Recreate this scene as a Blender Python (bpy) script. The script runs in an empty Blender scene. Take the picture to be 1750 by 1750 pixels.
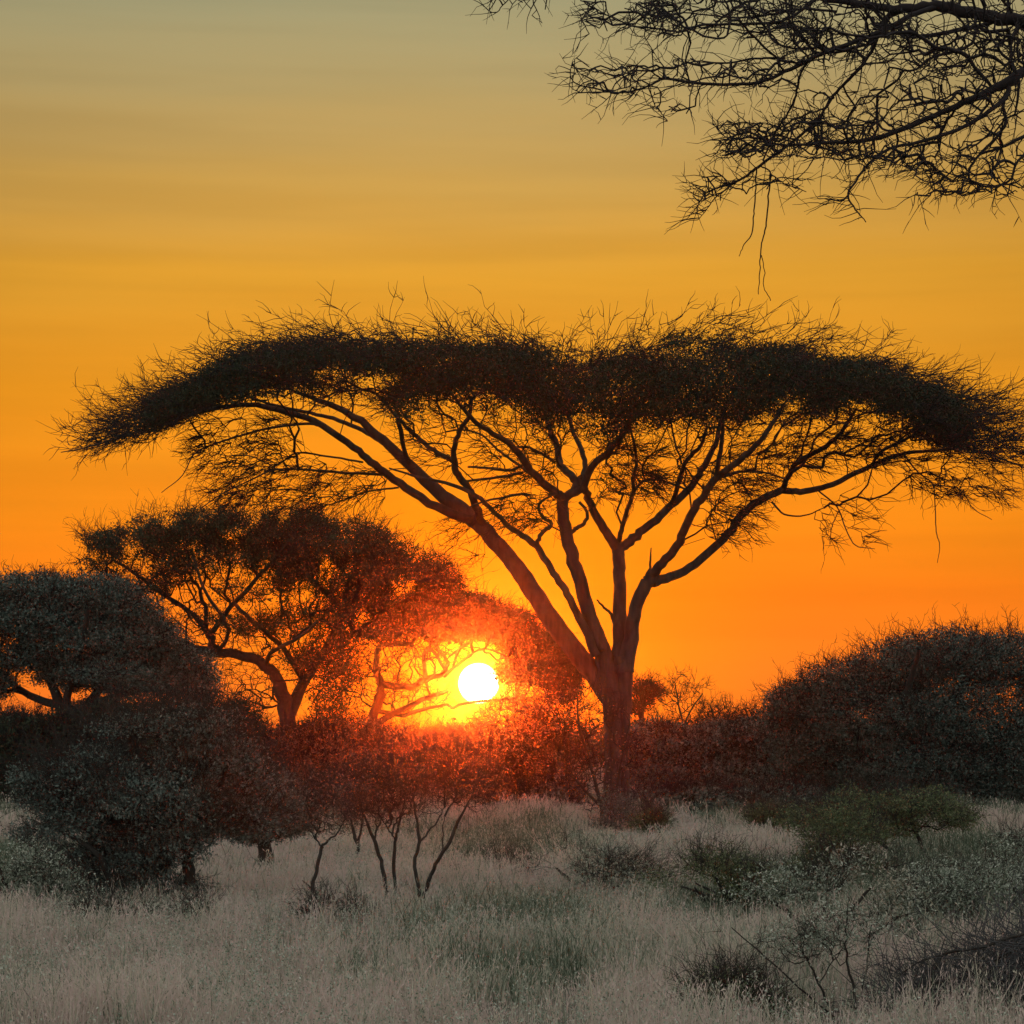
import bpy, math, random
import numpy as np
from mathutils import Vector

# ------------------------------------------------------------------ camera, sky, sun, exposure
SC = bpy.context.scene
COL = SC.collection
F = 3947.0            # focal length in photo pixels (photo 1750 px wide)
HOR = 1250.0          # photo row of the horizon
EYE = 2.2             # camera height in metres
cam = bpy.data.cameras.new('camera'); cam_o = bpy.data.objects.new('camera', cam); COL.objects.link(cam_o)
cam_o.location = (0, 0, EYE); cam_o.rotation_euler = (math.radians(90), 0, 0)
cam.sensor_width = 36; cam.lens = F / 1750 * 36; cam.shift_y = (HOR - 875) / 1750
cam.clip_start = 0.1; cam.clip_end = 20000
SC.camera = cam_o

SUN_AZ = math.atan2(818 - 875, F)                  # to the left of straight ahead
SUN_EL = math.atan2(HOR - 1168, F)
SUN = Vector((math.sin(SUN_AZ) * math.cos(SUN_EL), math.cos(SUN_AZ) * math.cos(SUN_EL), math.sin(SUN_EL)))
sun = bpy.data.lights.new('sun', 'SUN'); sun_o = bpy.data.objects.new('sun', sun); COL.objects.link(sun_o)
sun_o.rotation_euler = SUN.to_track_quat('Z', 'Y').to_euler()
sun.energy = 3.0; sun.angle = math.radians(0.9); sun.color = (1.0, 0.075, 0.004)

SC.view_settings.view_transform = 'Standard'; SC.view_settings.look = 'None'
SC.view_settings.exposure = 0.0; SC.view_settings.gamma = 1.0; SC.view_settings.use_curve_mapping = False
SC.cycles.use_denoising = True
try: SC.cycles.denoiser = 'OPENIMAGEDENOISE'
except Exception: pass
SC.cycles.max_bounces = 6; SC.cycles.diffuse_bounces = 3; SC.cycles.transmission_bounces = 3
SC.cycles.volume_bounces = 0; SC.cycles.transparent_max_bounces = 4
SC.cycles.sample_clamp_indirect = 3.0

HAZE_DENSITY = 0.0002
HAZE_G = 0.978

def lin(r, g, b):
    f = lambda c: (c / 255 / 12.92) if c / 255 <= 0.04045 else ((c / 255 + 0.055) / 1.055) ** 2.4
    return (f(r), f(g), f(b), 1)

world = bpy.data.worlds.new('World'); SC.world = world; world.use_nodes = True
nt = world.node_tree; nt.nodes.clear(); N = nt.nodes; L = nt.links
def nd(t, **k):
    n = N.new(t)
    for a, v in k.items(): setattr(n, a, v)
    return n
def mth(op, a, b=None, c=None, clamp=False):
    n = nd('ShaderNodeMath', operation=op, use_clamp=clamp)
    for i, v in enumerate((a, b, c)):
        if v is None: continue
        if isinstance(v, (int, float)): n.inputs[i].default_value = v
        else: L.new(v, n.inputs[i])
    return n.outputs[0]
def rng_(v, a, b, c=0., d=1., mode='SMOOTHSTEP'):
    n = nd('ShaderNodeMapRange', interpolation_type=mode); L.new(v, n.inputs[0])
    for i, q in zip((1, 2, 3, 4), (a, b, c, d)): n.inputs[i].default_value = q
    return n.outputs[0]
def mixc(f, a, b, mode='MIX'):
    n = nd('ShaderNodeMix', data_type='RGBA', blend_type=mode)
    for k, v in ((0, f), (6, a), (7, b)):
        if isinstance(v, (int, float, tuple)): n.inputs[k].default_value = v
        else: L.new(v, n.inputs[k])
    return n.outputs[2]
tc = nd('ShaderNodeTexCoord')
sep = nd('ShaderNodeSeparateXYZ'); L.new(tc.outputs['Generated'], sep.inputs[0])
# thin veils of cloud bend the colour bands a little
mp = nd('ShaderNodeMapping'); mp.inputs['Scale'].default_value = (1.6, 1.6, 16); L.new(tc.outputs['Generated'], mp.inputs[0])
nz = nd('ShaderNodeTexNoise'); nz.inputs['Scale'].default_value = 1.5; nz.inputs['Detail'].default_value = 5; nz.inputs['Roughness'].default_value = 0.55
L.new(mp.outputs[0], nz.inputs['Vector'])
zz = mth('ADD', sep.outputs[2], mth('MULTIPLY', mth('SUBTRACT', nz.outputs[0], 0.5), 0.034))
ramp = nd('ShaderNodeValToRGB'); L.new(zz, ramp.inputs[0])
stops = [(0.0, (250, 120, 40)), (0.03, (253, 128, 32)), (0.06, (253, 130, 24)), (0.09, (250, 142, 24)), (0.14, (238, 152, 32)),
         (0.19, (226, 160, 50)), (0.23, (208, 162, 80)), (0.265, (190, 163, 104)), (0.305, (176, 168, 126)), (0.42, (150, 158, 135)), (1.0, (150, 160, 165))]
cr = ramp.color_ramp
while len(cr.elements) < len(stops): cr.elements.new(0.5)
for e, (p, c) in zip(cr.elements, stops): e.position = p; e.color = lin(*c)
# angle from the sun
dt = nd('ShaderNodeVectorMath', operation='DOT_PRODUCT'); L.new(tc.outputs['Generated'], dt.inputs[0]); dt.inputs[1].default_value = SUN
ang = mth('MULTIPLY', mth('ARCCOSINE', mth('MINIMUM', dt.outputs['Value'], 0.9999999)), 180 / math.pi)
near = rng_(ang, 0.5, 9.0, 1.0, 0.0)
c1 = mixc(mth('MULTIPLY', near, 0.75), ramp.outputs[0], lin(255, 154, 0))
side = rng_(ang, 9.0, 21.0, 1.0, 0.80)
c1 = mixc(1.0, c1, nd('ShaderNodeCombineXYZ').outputs[0], 'MULTIPLY') if False else c1
sc_ = nd('ShaderNodeVectorMath', operation='SCALE'); L.new(c1, sc_.inputs[0]); L.new(side, sc_.inputs['Scale'])
# the veil's own faint light and dark streaks
mp2 = nd('ShaderNodeMapping'); mp2.inputs['Scale'].default_value = (2.2, 2.2, 34); mp2.inputs['Rotation'].default_value = (0.03, 0.05, 0); L.new(tc.outputs['Generated'], mp2.inputs[0])
nz2 = nd('ShaderNodeTexNoise'); nz2.inputs['Scale'].default_value = 2.0; nz2.inputs['Detail'].default_value = 4; L.new(mp2.outputs[0], nz2.inputs['Vector'])
sc2 = nd('ShaderNodeVectorMath', operation='SCALE'); L.new(sc_.outputs[0], sc2.inputs[0]); L.new(rng_(nz2.outputs[0], 0.3, 0.7, 0.95, 1.05), sc2.inputs['Scale'])
# away from the sunset the evening sky is a pale grey violet
away = rng_(dt.outputs['Value'], 0.93, 0.2)
c2 = mixc(away, sc2.outputs[0], (0.95, 0.97, 1.0, 1))
# the disc of the sun
disc = rng_(ang, 0.40, 0.52, 1.0, 0.0)
c3 = mixc(disc, c2, (30, 24, 12, 1))
bg = nd('ShaderNodeBackground'); L.new(c3, bg.inputs[0]); bg.inputs[1].default_value = 1.0
sky = nd('ShaderNodeTexSky', sky_type='NISHITA'); sky.sun_disc = False; sky.sun_elevation = SUN_EL; sky.sun_rotation = SUN_AZ; sky.dust_density = 3
bg2 = nd('ShaderNodeBackground'); L.new(sky.outputs[0], bg2.inputs[0]); L.new(mth('MULTIPLY', away, 0.1), bg2.inputs[1])
ad = nd('ShaderNodeAddShader'); L.new(bg.outputs[0], ad.inputs[0]); L.new(bg2.outputs[0], ad.inputs[1])
wo = nd('ShaderNodeOutputWorld'); L.new(ad.outputs[0], wo.inputs[0])
world.cycles.sampling_method = 'MANUAL'; world.cycles.sample_map_resolution = 512

# ------------------------------------------------------------------ helpers
def P(px, py, d):
    px = np.asarray(px, float); py = np.asarray(py, float); d = np.asarray(d, float)
    return np.stack(np.broadcast_arrays((px - 875) / F * d, d, EYE + (HOR - py) / F * d), -1)
def base_y(d): return HOR + F * EYE / d

def mesh_np(name, V, Q, mat, parent=None, loc=(0, 0, 0), k=4, smooth=False, col=None, T=None):
    """V (n,3), Q (m,k) faces; T optional triangles; col optional per-vertex float 'tint'"""
    V = np.asarray(V, np.float32) - np.asarray(loc, np.float32)
    me = bpy.data.meshes.new(name)
    Q = np.asarray(Q, np.int32).reshape(-1, k); nq = len(Q)
    loops = Q.ravel(); tot = np.full(nq, k, np.int32)
    if T is not None and len(T):
        T = np.asarray(T, np.int32); loops = np.concatenate([loops, T.ravel()]); tot = np.concatenate([tot, np.full(len(T), 3, np.int32)])
    st = np.concatenate([[0], np.cumsum(tot)[:-1]]).astype(np.int32)
    me.vertices.add(len(V)); me.vertices.foreach_set('co', V.ravel())
    me.loops.add(len(loops)); me.loops.foreach_set('vertex_index', loops.astype(np.int32))
    me.polygons.add(len(tot)); me.polygons.foreach_set('loop_start', st); me.polygons.foreach_set('loop_total', tot)
    if smooth: me.polygons.foreach_set('use_smooth', np.ones(len(tot), bool))
    if col is not None:
        at = me.attributes.new('tint', 'FLOAT', 'POINT'); at.data.foreach_set('value', np.asarray(col, np.float32))
    me.update(calc_edges=True)
    me.materials.append(mat)
    o = bpy.data.objects.new(name, me); COL.objects.link(o)
    if parent is not None: o.parent = parent
    else: o.location = loc
    return o

def tag(o, label=None, cat=None, group=None, kind=None):
    for k, v in (('label', label), ('category', cat), ('group', group), ('kind', kind)):
        if v: o[k] = v
    return o
def root(name, loc, label, cat, group=None):
    e = bpy.data.objects.new(name, None); COL.objects.link(e); e.location = [float(v) for v in loc]
    e.empty_display_size = 0.5
    return tag(e, label, cat, group)

def unit(v): return v / np.maximum(np.linalg.norm(v, axis=-1, keepdims=True), 1e-9)

def prisms(A, B, ra, rb, n=3):
    """open tapered prisms along A->B"""
    A = np.asarray(A); B = np.asarray(B); m = len(A)
    d = unit(B - A); ref = np.where(np.abs(d[:, 2:3]) > 0.9, np.array([[1., 0, 0]]), np.array([[0, 0, 1.]]))
    u = unit(np.cross(d, ref)); v = np.cross(d, u)
    a = np.arange(n) * 2 * math.pi / n
    c = (np.cos(a)[None, :, None] * u[:, None, :] + np.sin(a)[None, :, None] * v[:, None, :])
    ra = np.broadcast_to(ra, (m,)); rb = np.broadcast_to(rb, (m,))
    VA = A[:, None] + c * ra[:, None, None]; VB = B[:, None] + c * rb[:, None, None]
    V = np.concatenate([VA, VB], 1).reshape(-1, 3)
    i = np.arange(n); j = (i + 1) % n
    q = np.stack([i, j, j + n, i + n], 1)
    Q = (np.arange(m)[:, None, None] * 2 * n + q[None]).reshape(-1, 4)
    return V, Q

def sweep(pts, rad, n=9, rg=None, lump=0.07):
    """one smooth tube with closed tip; bark lumps follow the limb"""
    pts = np.asarray(pts, float); m = len(pts)
    t = np.gradient(pts, axis=0); t = unit(t)
    u = np.cross(t[0], [0.3, 1, 0.1]); u /= np.linalg.norm(u); us = []
    for k in range(m):
        u = u - t[k] * np.dot(u, t[k]); u /= np.linalg.norm(u); us.append(u)
    us = np.array(us); vs = np.cross(t, us); a = np.arange(n) * 2 * math.pi / n
    ph = rg.random(4) * 6 if rg is not None else np.zeros(4)
    s = np.arange(m)[:, None]
    lum = 1 + lump * (np.sin(2 * a[None] + s * .31 + ph[0]) + .7 * np.sin(3 * a[None] - s * .23 + ph[1]) + .6 * np.sin(s * .9 + ph[2]))
    R = np.asarray(rad)[:, None] * lum
    V = pts[:, None] + (np.cos(a)[None, :, None] * us[:, None] + np.sin(a)[None, :, None] * vs[:, None]) * R[..., None]
    V = V.reshape(-1, 3)
    i = np.arange(n); j = (i + 1) % n
    q = np.stack([i, j, j + n, i + n], 1)
    Q = (np.arange(m - 1)[:, None, None] * n + q[None]).reshape(-1, 4)
    return V, Q

class Bag:
    def __init__(s): s.V = []; s.Q = []; s.C = []; s.n = 0
    def add(s, V, Q, c=None):
        s.V.append(V); s.Q.append(Q + s.n); s.n += len(V)
        s.C.append(np.zeros(len(V)) if c is None else np.asarray(c))
        return s
    def build(s, name, mat, parent=None, loc=(0, 0, 0), k=4, smooth=False):
        if not s.V: return None
        return mesh_np(name, np.concatenate(s.V), np.concatenate(s.Q), mat, parent, loc, k, smooth, np.concatenate(s.C))

def catmull(p, sub):
    p = np.asarray(p, float)
    if len(p) < 3:
        t = np.linspace(0, 1, sub * max(1, len(p) - 1) + 1)[:, None]
        return p[0] + (p[-1] - p[0]) * t
    q = np.vstack([2 * p[0] - p[1], p, 2 * p[-1] - p[-2]]); out = []
    for i in range(1, len(q) - 2):
        for t in np.arange(sub) / sub:
            a, b, c, d = q[i - 1], q[i], q[i + 1], q[i + 2]
            out.append(0.5 * (2 * b + (c - a) * t + (2 * a - 5 * b + 4 * c - d) * t * t + (3 * b - a - 3 * c + d) * t ** 3))
    out.append(p[-1]); return np.array(out)

def limbs_to_nodes(limbs, d, rg, sub=5, jit=0.02):
    """limbs: list of [(px,py,depth offset,radius px), ...] -> chains in metres"""
    ch = []
    for li in limbs:
        a = np.array([(q + (0, 0))[:4] if len(q) < 4 else q for q in li], float)
        w = np.column_stack([P(a[:, 0], a[:, 1], d + a[:, 2]), a[:, 3] / F * d])
        c = catmull(w, sub)
        if len(c) > 2: c[1:-1, :3] += rg.normal(0, jit, (len(c) - 2, 3)) * np.clip(c[1:-1, 3:4] * 12, .25, 1)
        c[:, 3] = np.maximum(c[:, 3], 0.004)
        ch.append(c)
    return ch

def prim(seed, pts, bf=0.35, path0=None):
    """greedy branching growth: joins pts to the seed nodes, favouring short ways to the root"""
    n0 = len(seed); n = n0 + len(pts); X = np.vstack([seed, pts]).astype(np.float32)
    par = -np.ones(n, int); path = np.zeros(n, np.float32)
    if path0 is not None: path[:n0] = path0
    rest = np.arange(n0, n)
    best = np.full(len(rest), 1e9, np.float32); bi = np.zeros(len(rest), int)
    for s in range(0, n0, 64):
        D = np.linalg.norm(X[rest][:, None] - X[None, s:min(s + 64, n0)], axis=2) + bf * path[s:min(s + 64, n0)][None]
        k = D.argmin(1); v = D[np.arange(len(rest)), k]; m = v < best
        best[m] = v[m]; bi[m] = k[m] + s
    Y = X[rest].copy(); alive = np.ones(len(rest), bool); order = []
    for _ in range(len(rest)):
        j = int(best.argmin()); g = rest[j]
        par[g] = bi[j]; path[g] = path[bi[j]] + np.linalg.norm(X[g] - X[bi[j]])
        order.append(g); alive[j] = False; best[j] = 1e9
        dd = np.sqrt(((Y - X[g]) ** 2).sum(1)) + bf * path[g]
        m = alive & (dd < best); best[m] = dd[m]; bi[m] = g
    return X.astype(float), par, path, order, n0

def grown(seed, pts, r_tip, bf, rg, expo=2.4, rmax=0.06, kink=0.12, path0=None):
    X, par, path, order, n0 = prim(seed, pts, bf, path0)
    w = np.zeros(len(X)); ch = np.zeros(len(X), int)
    for g in order: ch[par[g]] += 1
    for g in reversed(order):
        if ch[g] == 0: w[g] = 1
        w[par[g]] += w[g]
    r = np.minimum(r_tip * np.maximum(w, 1) ** (1 / expo), rmax)
    g = np.array(order); p = par[g]
    A = X[p]; B = X[g]; ra = np.where(p < n0, r[g], np.minimum(r[p], r[g] * 1.5)); rb = r[g]
    ln = np.linalg.norm(B - A, axis=1, keepdims=True)
    M = (A + B) / 2 + rg.normal(0, 1, A.shape) * ln * kink; M[:, 2] += (ln * 0.04)[:, 0]
    rm = (ra + rb) / 2
    V1, Q1 = prisms(A, M, ra, rm, 4); V2, Q2 = prisms(M, B, rm, rb, 4)
    bag = Bag().add(V1, Q1).add(V2, Q2)
    return bag, X[g], unit(B - A), ch[g] == 0

def sprays(bag, start, dirs, length, segs, r0, rg, wander=0.35, lift=0.0, n=3, tip=0.35):
    """wandering twigs, all at once; returns every node and its direction"""
    X = np.array(start, float); D = unit(np.array(dirs, float)); m = len(X)
    L_ = np.broadcast_to(length, (m,)) * rg.uniform(.6, 1.4, m) / segs
    nodes, nd_ = [], []
    for s in range(segs):
        D = unit(D + rg.normal(0, wander, D.shape) + np.array([0, 0, lift]))
        Y = X + D * L_[:, None]
        ra = r0 * (1 - (1 - tip) * s / segs); rb = r0 * (1 - (1 - tip) * (s + 1) / segs)
        bag.add(*prisms(X, Y, ra, rb, n)); nodes.append((X + Y) / 2); nd_.append(D.copy()); X = Y
    return np.concatenate(nodes), np.concatenate(nd_)

def leaves(bag, pts, per, size, spread, rg, flat=0.0, aspect=0.4):
    """small leaf-sized quads scattered round pts"""
    m = len(pts) * per if isinstance(per, int) else int(len(pts) * per)
    idx = rg.integers(0, len(pts), m) if not isinstance(per, int) else np.repeat(np.arange(len(pts)), per)
    C = pts[idx] + rg.normal(0, 1, (m, 3)) * np.asarray(spread)
    u = unit(rg.normal(0, 1, (m, 3)) * np.array([1, 1, 1 - flat])); v = unit(np.cross(u, rg.normal(0, 1, (m, 3))))
    s = size * rg.uniform(.6, 1.5, (m, 1))
    a = u * s; b = v * s * aspect
    V = np.stack([C - a, C + b, C + a, C - b], 1).reshape(-1, 3)
    Q = np.arange(m * 4).reshape(-1, 4)
    bag.add(V, Q, np.repeat(rg.random(m), 4))

def vnoise(x, y, seed=0):
    xi = np.floor(x).astype(int); yi = np.floor(y).astype(int); fx = x - xi; fy = y - yi
    fx = fx * fx * (3 - 2 * fx); fy = fy * fy * (3 - 2 * fy)
    def h(a, b):
        n = (a * 374761393 + b * 668265263 + seed * 1442695041) & 0xffffffff
        n = ((n ^ (n >> 13)) * 1274126177) & 0xffffffff
        return ((n ^ (n >> 16)) & 0xffff) / 65535.0
    return (h(xi, yi) * (1 - fx) + h(xi + 1, yi) * fx) * (1 - fy) + (h(xi, yi + 1) * (1 - fx) + h(xi + 1, yi + 1) * fx) * fy
def fbm(x, y, seed=0, o=3):
    return sum(vnoise(x * 2 ** k, y * 2 ** k, seed + k) / 2 ** k for k in range(o)) / sum(1 / 2 ** k for k in range(o))

def ground_z(x, y):
    return 0.10 * (fbm(x * .07, y * .07, 5, 2) - .5) * np.clip((y - 8) / 20, 0, 1)

# ------------------------------------------------------------------ materials
def mat(name, cols, scale=8, rough=0.9, bump=0.0, transl=0.0, tint=False, stretch=None, detail=4):
    m = bpy.data.materials.new(name); m.use_nodes = True
    t = m.node_tree; t.nodes.clear(); n = t.nodes.new; l = t.links.new
    ramp = n('ShaderNodeValToRGB')
    while len(ramp.color_ramp.elements) < len(cols): ramp.color_ramp.elements.new(0.5)
    for i, (e, c) in enumerate(zip(ramp.color_ramp.elements, cols)):
        e.position = (0.0 if tint else 0.28) + (1.0 if tint else 0.44) * i / max(1, len(cols) - 1); e.color = (*c, 1)
    geo = n('ShaderNodeNewGeometry'); tco = n('ShaderNodeTexCoord')
    mpn = n('ShaderNodeMapping'); l(tco.outputs['Object'], mpn.inputs[0])
    if stretch: mpn.inputs['Scale'].default_value = stretch
    no = n('ShaderNodeTexNoise'); no.inputs['Scale'].default_value = scale; no.inputs['Detail'].default_value = detail; l(mpn.outputs[0], no.inputs['Vector'])
    if tint:
        at = n('ShaderNodeAttribute'); at.attribute_name = 'tint'; l(at.outputs['Fac'], ramp.inputs[0])
    else: l(no.outputs[0], ramp.inputs[0])
    b = n('ShaderNodeBsdfPrincipled'); l(ramp.outputs[0], b.inputs['Base Color']); b.inputs['Roughness'].default_value = rough
    b.inputs['Specular IOR Level'].default_value = 0.2
    if bump:
        bp = n('ShaderNodeBump'); bp.inputs['Strength'].default_value = bump; bp.inputs['Distance'].default_value = 0.02
        l(no.outputs[0], bp.inputs['Height']); l(bp.outputs[0], b.inputs['Normal'])
    out = n('ShaderNodeOutputMaterial')
    if transl:
        tr = n('ShaderNodeBsdfTranslucent'); l(ramp.outputs[0], tr.inputs[0])
        mx = n('ShaderNodeMixShader'); mx.inputs[0].default_value = transl
        l(b.outputs[0], mx.inputs[1]); l(tr.outputs[0], mx.inputs[2]); l(mx.outputs[0], out.inputs[0])
    else: l(b.outputs[0], out.inputs[0])
    return m
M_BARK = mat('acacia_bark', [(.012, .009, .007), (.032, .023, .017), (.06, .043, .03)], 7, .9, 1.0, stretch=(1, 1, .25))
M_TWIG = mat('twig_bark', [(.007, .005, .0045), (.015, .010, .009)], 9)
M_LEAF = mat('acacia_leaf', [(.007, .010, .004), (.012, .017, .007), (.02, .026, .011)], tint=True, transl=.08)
M_LEAF_SH = mat('thorn_tree_dark_leaf', [(.036, .048, .036), (.062, .082, .063), (.10, .125, .10)], tint=True, transl=.08)
M_LEAF_FAR = mat('thorn_tree_leaf', [(.013, .019, .010), (.025, .034, .017), (.042, .050, .027)], tint=True, transl=.12)
M_LEAF_DK = mat('dark_bush_leaf', [(.062, .082, .064), (.092, .118, .094), (.13, .16, .13)], tint=True, transl=.1)
M_LEAF_GN = mat('green_bush_leaf', [(.05, .068, .028), (.09, .112, .048), (.155, .17, .085)], tint=True, transl=.3)
M_LEAF_GY = mat('grey_shrub_leaf', [(.10, .125, .08), (.22, .25, .18), (.40, .42, .33)], tint=True, transl=.3)
M_LEAF_DRY = mat('dry_shrub_leaf', [(.05, .042, .03), (.085, .07, .05), (.14, .118, .086)], tint=True, transl=.06)
M_STEM = mat('shrub_stem', [(.014, .012, .009), (.034, .029, .021)], 12)
M_GREYWOOD = mat('dead_wood', [(.02, .02, .02), (.065, .063, .058)], 14)
M_GRASS = mat('dry_grass', [(.05, .068, .04), (.15, .175, .115), (.32, .32, .235), (.43, .38, .28), (.43, .335, .28)], tint=True, transl=.35)
M_SOIL = mat('savanna_soil', [(.045, .04, .028), (.10, .085, .062), (.06, .062, .038)], 2.5, .95, .5, detail=8)

# ------------------------------------------------------------------ ground, haze
rg = np.random.default_rng(1)
gy = np.concatenate([np.linspace(-30, 90, 90), np.geomspace(95, 9000, 26)]); gx = np.concatenate([-np.geomspace(6000, 32, 16), np.linspace(-30, 30, 50), np.geomspace(32, 6000, 16)])
GX, GY = np.meshgrid(gx, gy); GZ = ground_z(GX, GY)
nx, ny = len(gx), len(gy)
ii, jj = np.meshgrid(np.arange(nx - 1), np.arange(ny - 1)); b0 = (jj * nx + ii).ravel()
g = mesh_np('ground', np.stack([GX, GY, GZ], -1).reshape(-1, 3), np.stack([b0, b0 + 1, b0 + 1 + nx, b0 + nx], 1), M_SOIL, smooth=True)
tag(g, 'dry savanna soil under the grass', kind='structure')

if HAZE_DENSITY:
    m = bpy.data.materials.new('haze_air'); m.use_nodes = True; t = m.node_tree; t.nodes.clear()
    pv = t.nodes.new('ShaderNodeVolumePrincipled'); pv.inputs['Color'].default_value = (.95, .93, .9, 1)
    pv.inputs['Density'].default_value = HAZE_DENSITY; pv.inputs['Anisotropy'].default_value = HAZE_G
    oo = t.nodes.new('ShaderNodeOutputMaterial'); t.links.new(pv.outputs[0], oo.inputs['Volume'])
    x0, x1, y0, y1, z0, z1 = -45, 45, -6, 190, -1, 16
    V = [(x, y, z) for x in (x0, x1) for y in (y0, y1) for z in (z0, z1)]
    Q = [(0, 1, 3, 2), (4, 6, 7, 5), (0, 4, 5, 1), (2, 3, 7, 6), (0, 2, 6, 4), (1, 5, 7, 3)]
    hz = mesh_np('haze', V, Q, m); tag(hz, 'warm dusty evening air over the savanna', kind='stuff')

# ------------------------------------------------------------------ the umbrella acacia
def interp(prof, x, k): 
    p = np.array(prof, float); return np.interp(x, p[:, 0], p[:, k])

def finish_limbs(chains, rg, thick=0.02, sides=9):
    """thick limbs as swept tubes, thin ones with fewer sides"""
    bag = Bag()
    for c in chains:
        n = sides if c[:, 3].max() > thick else 5
        bag.add(*sweep(c[:, :3], c[:, 3], n, rg, .07 if n > 5 else .02))
    return bag

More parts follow.
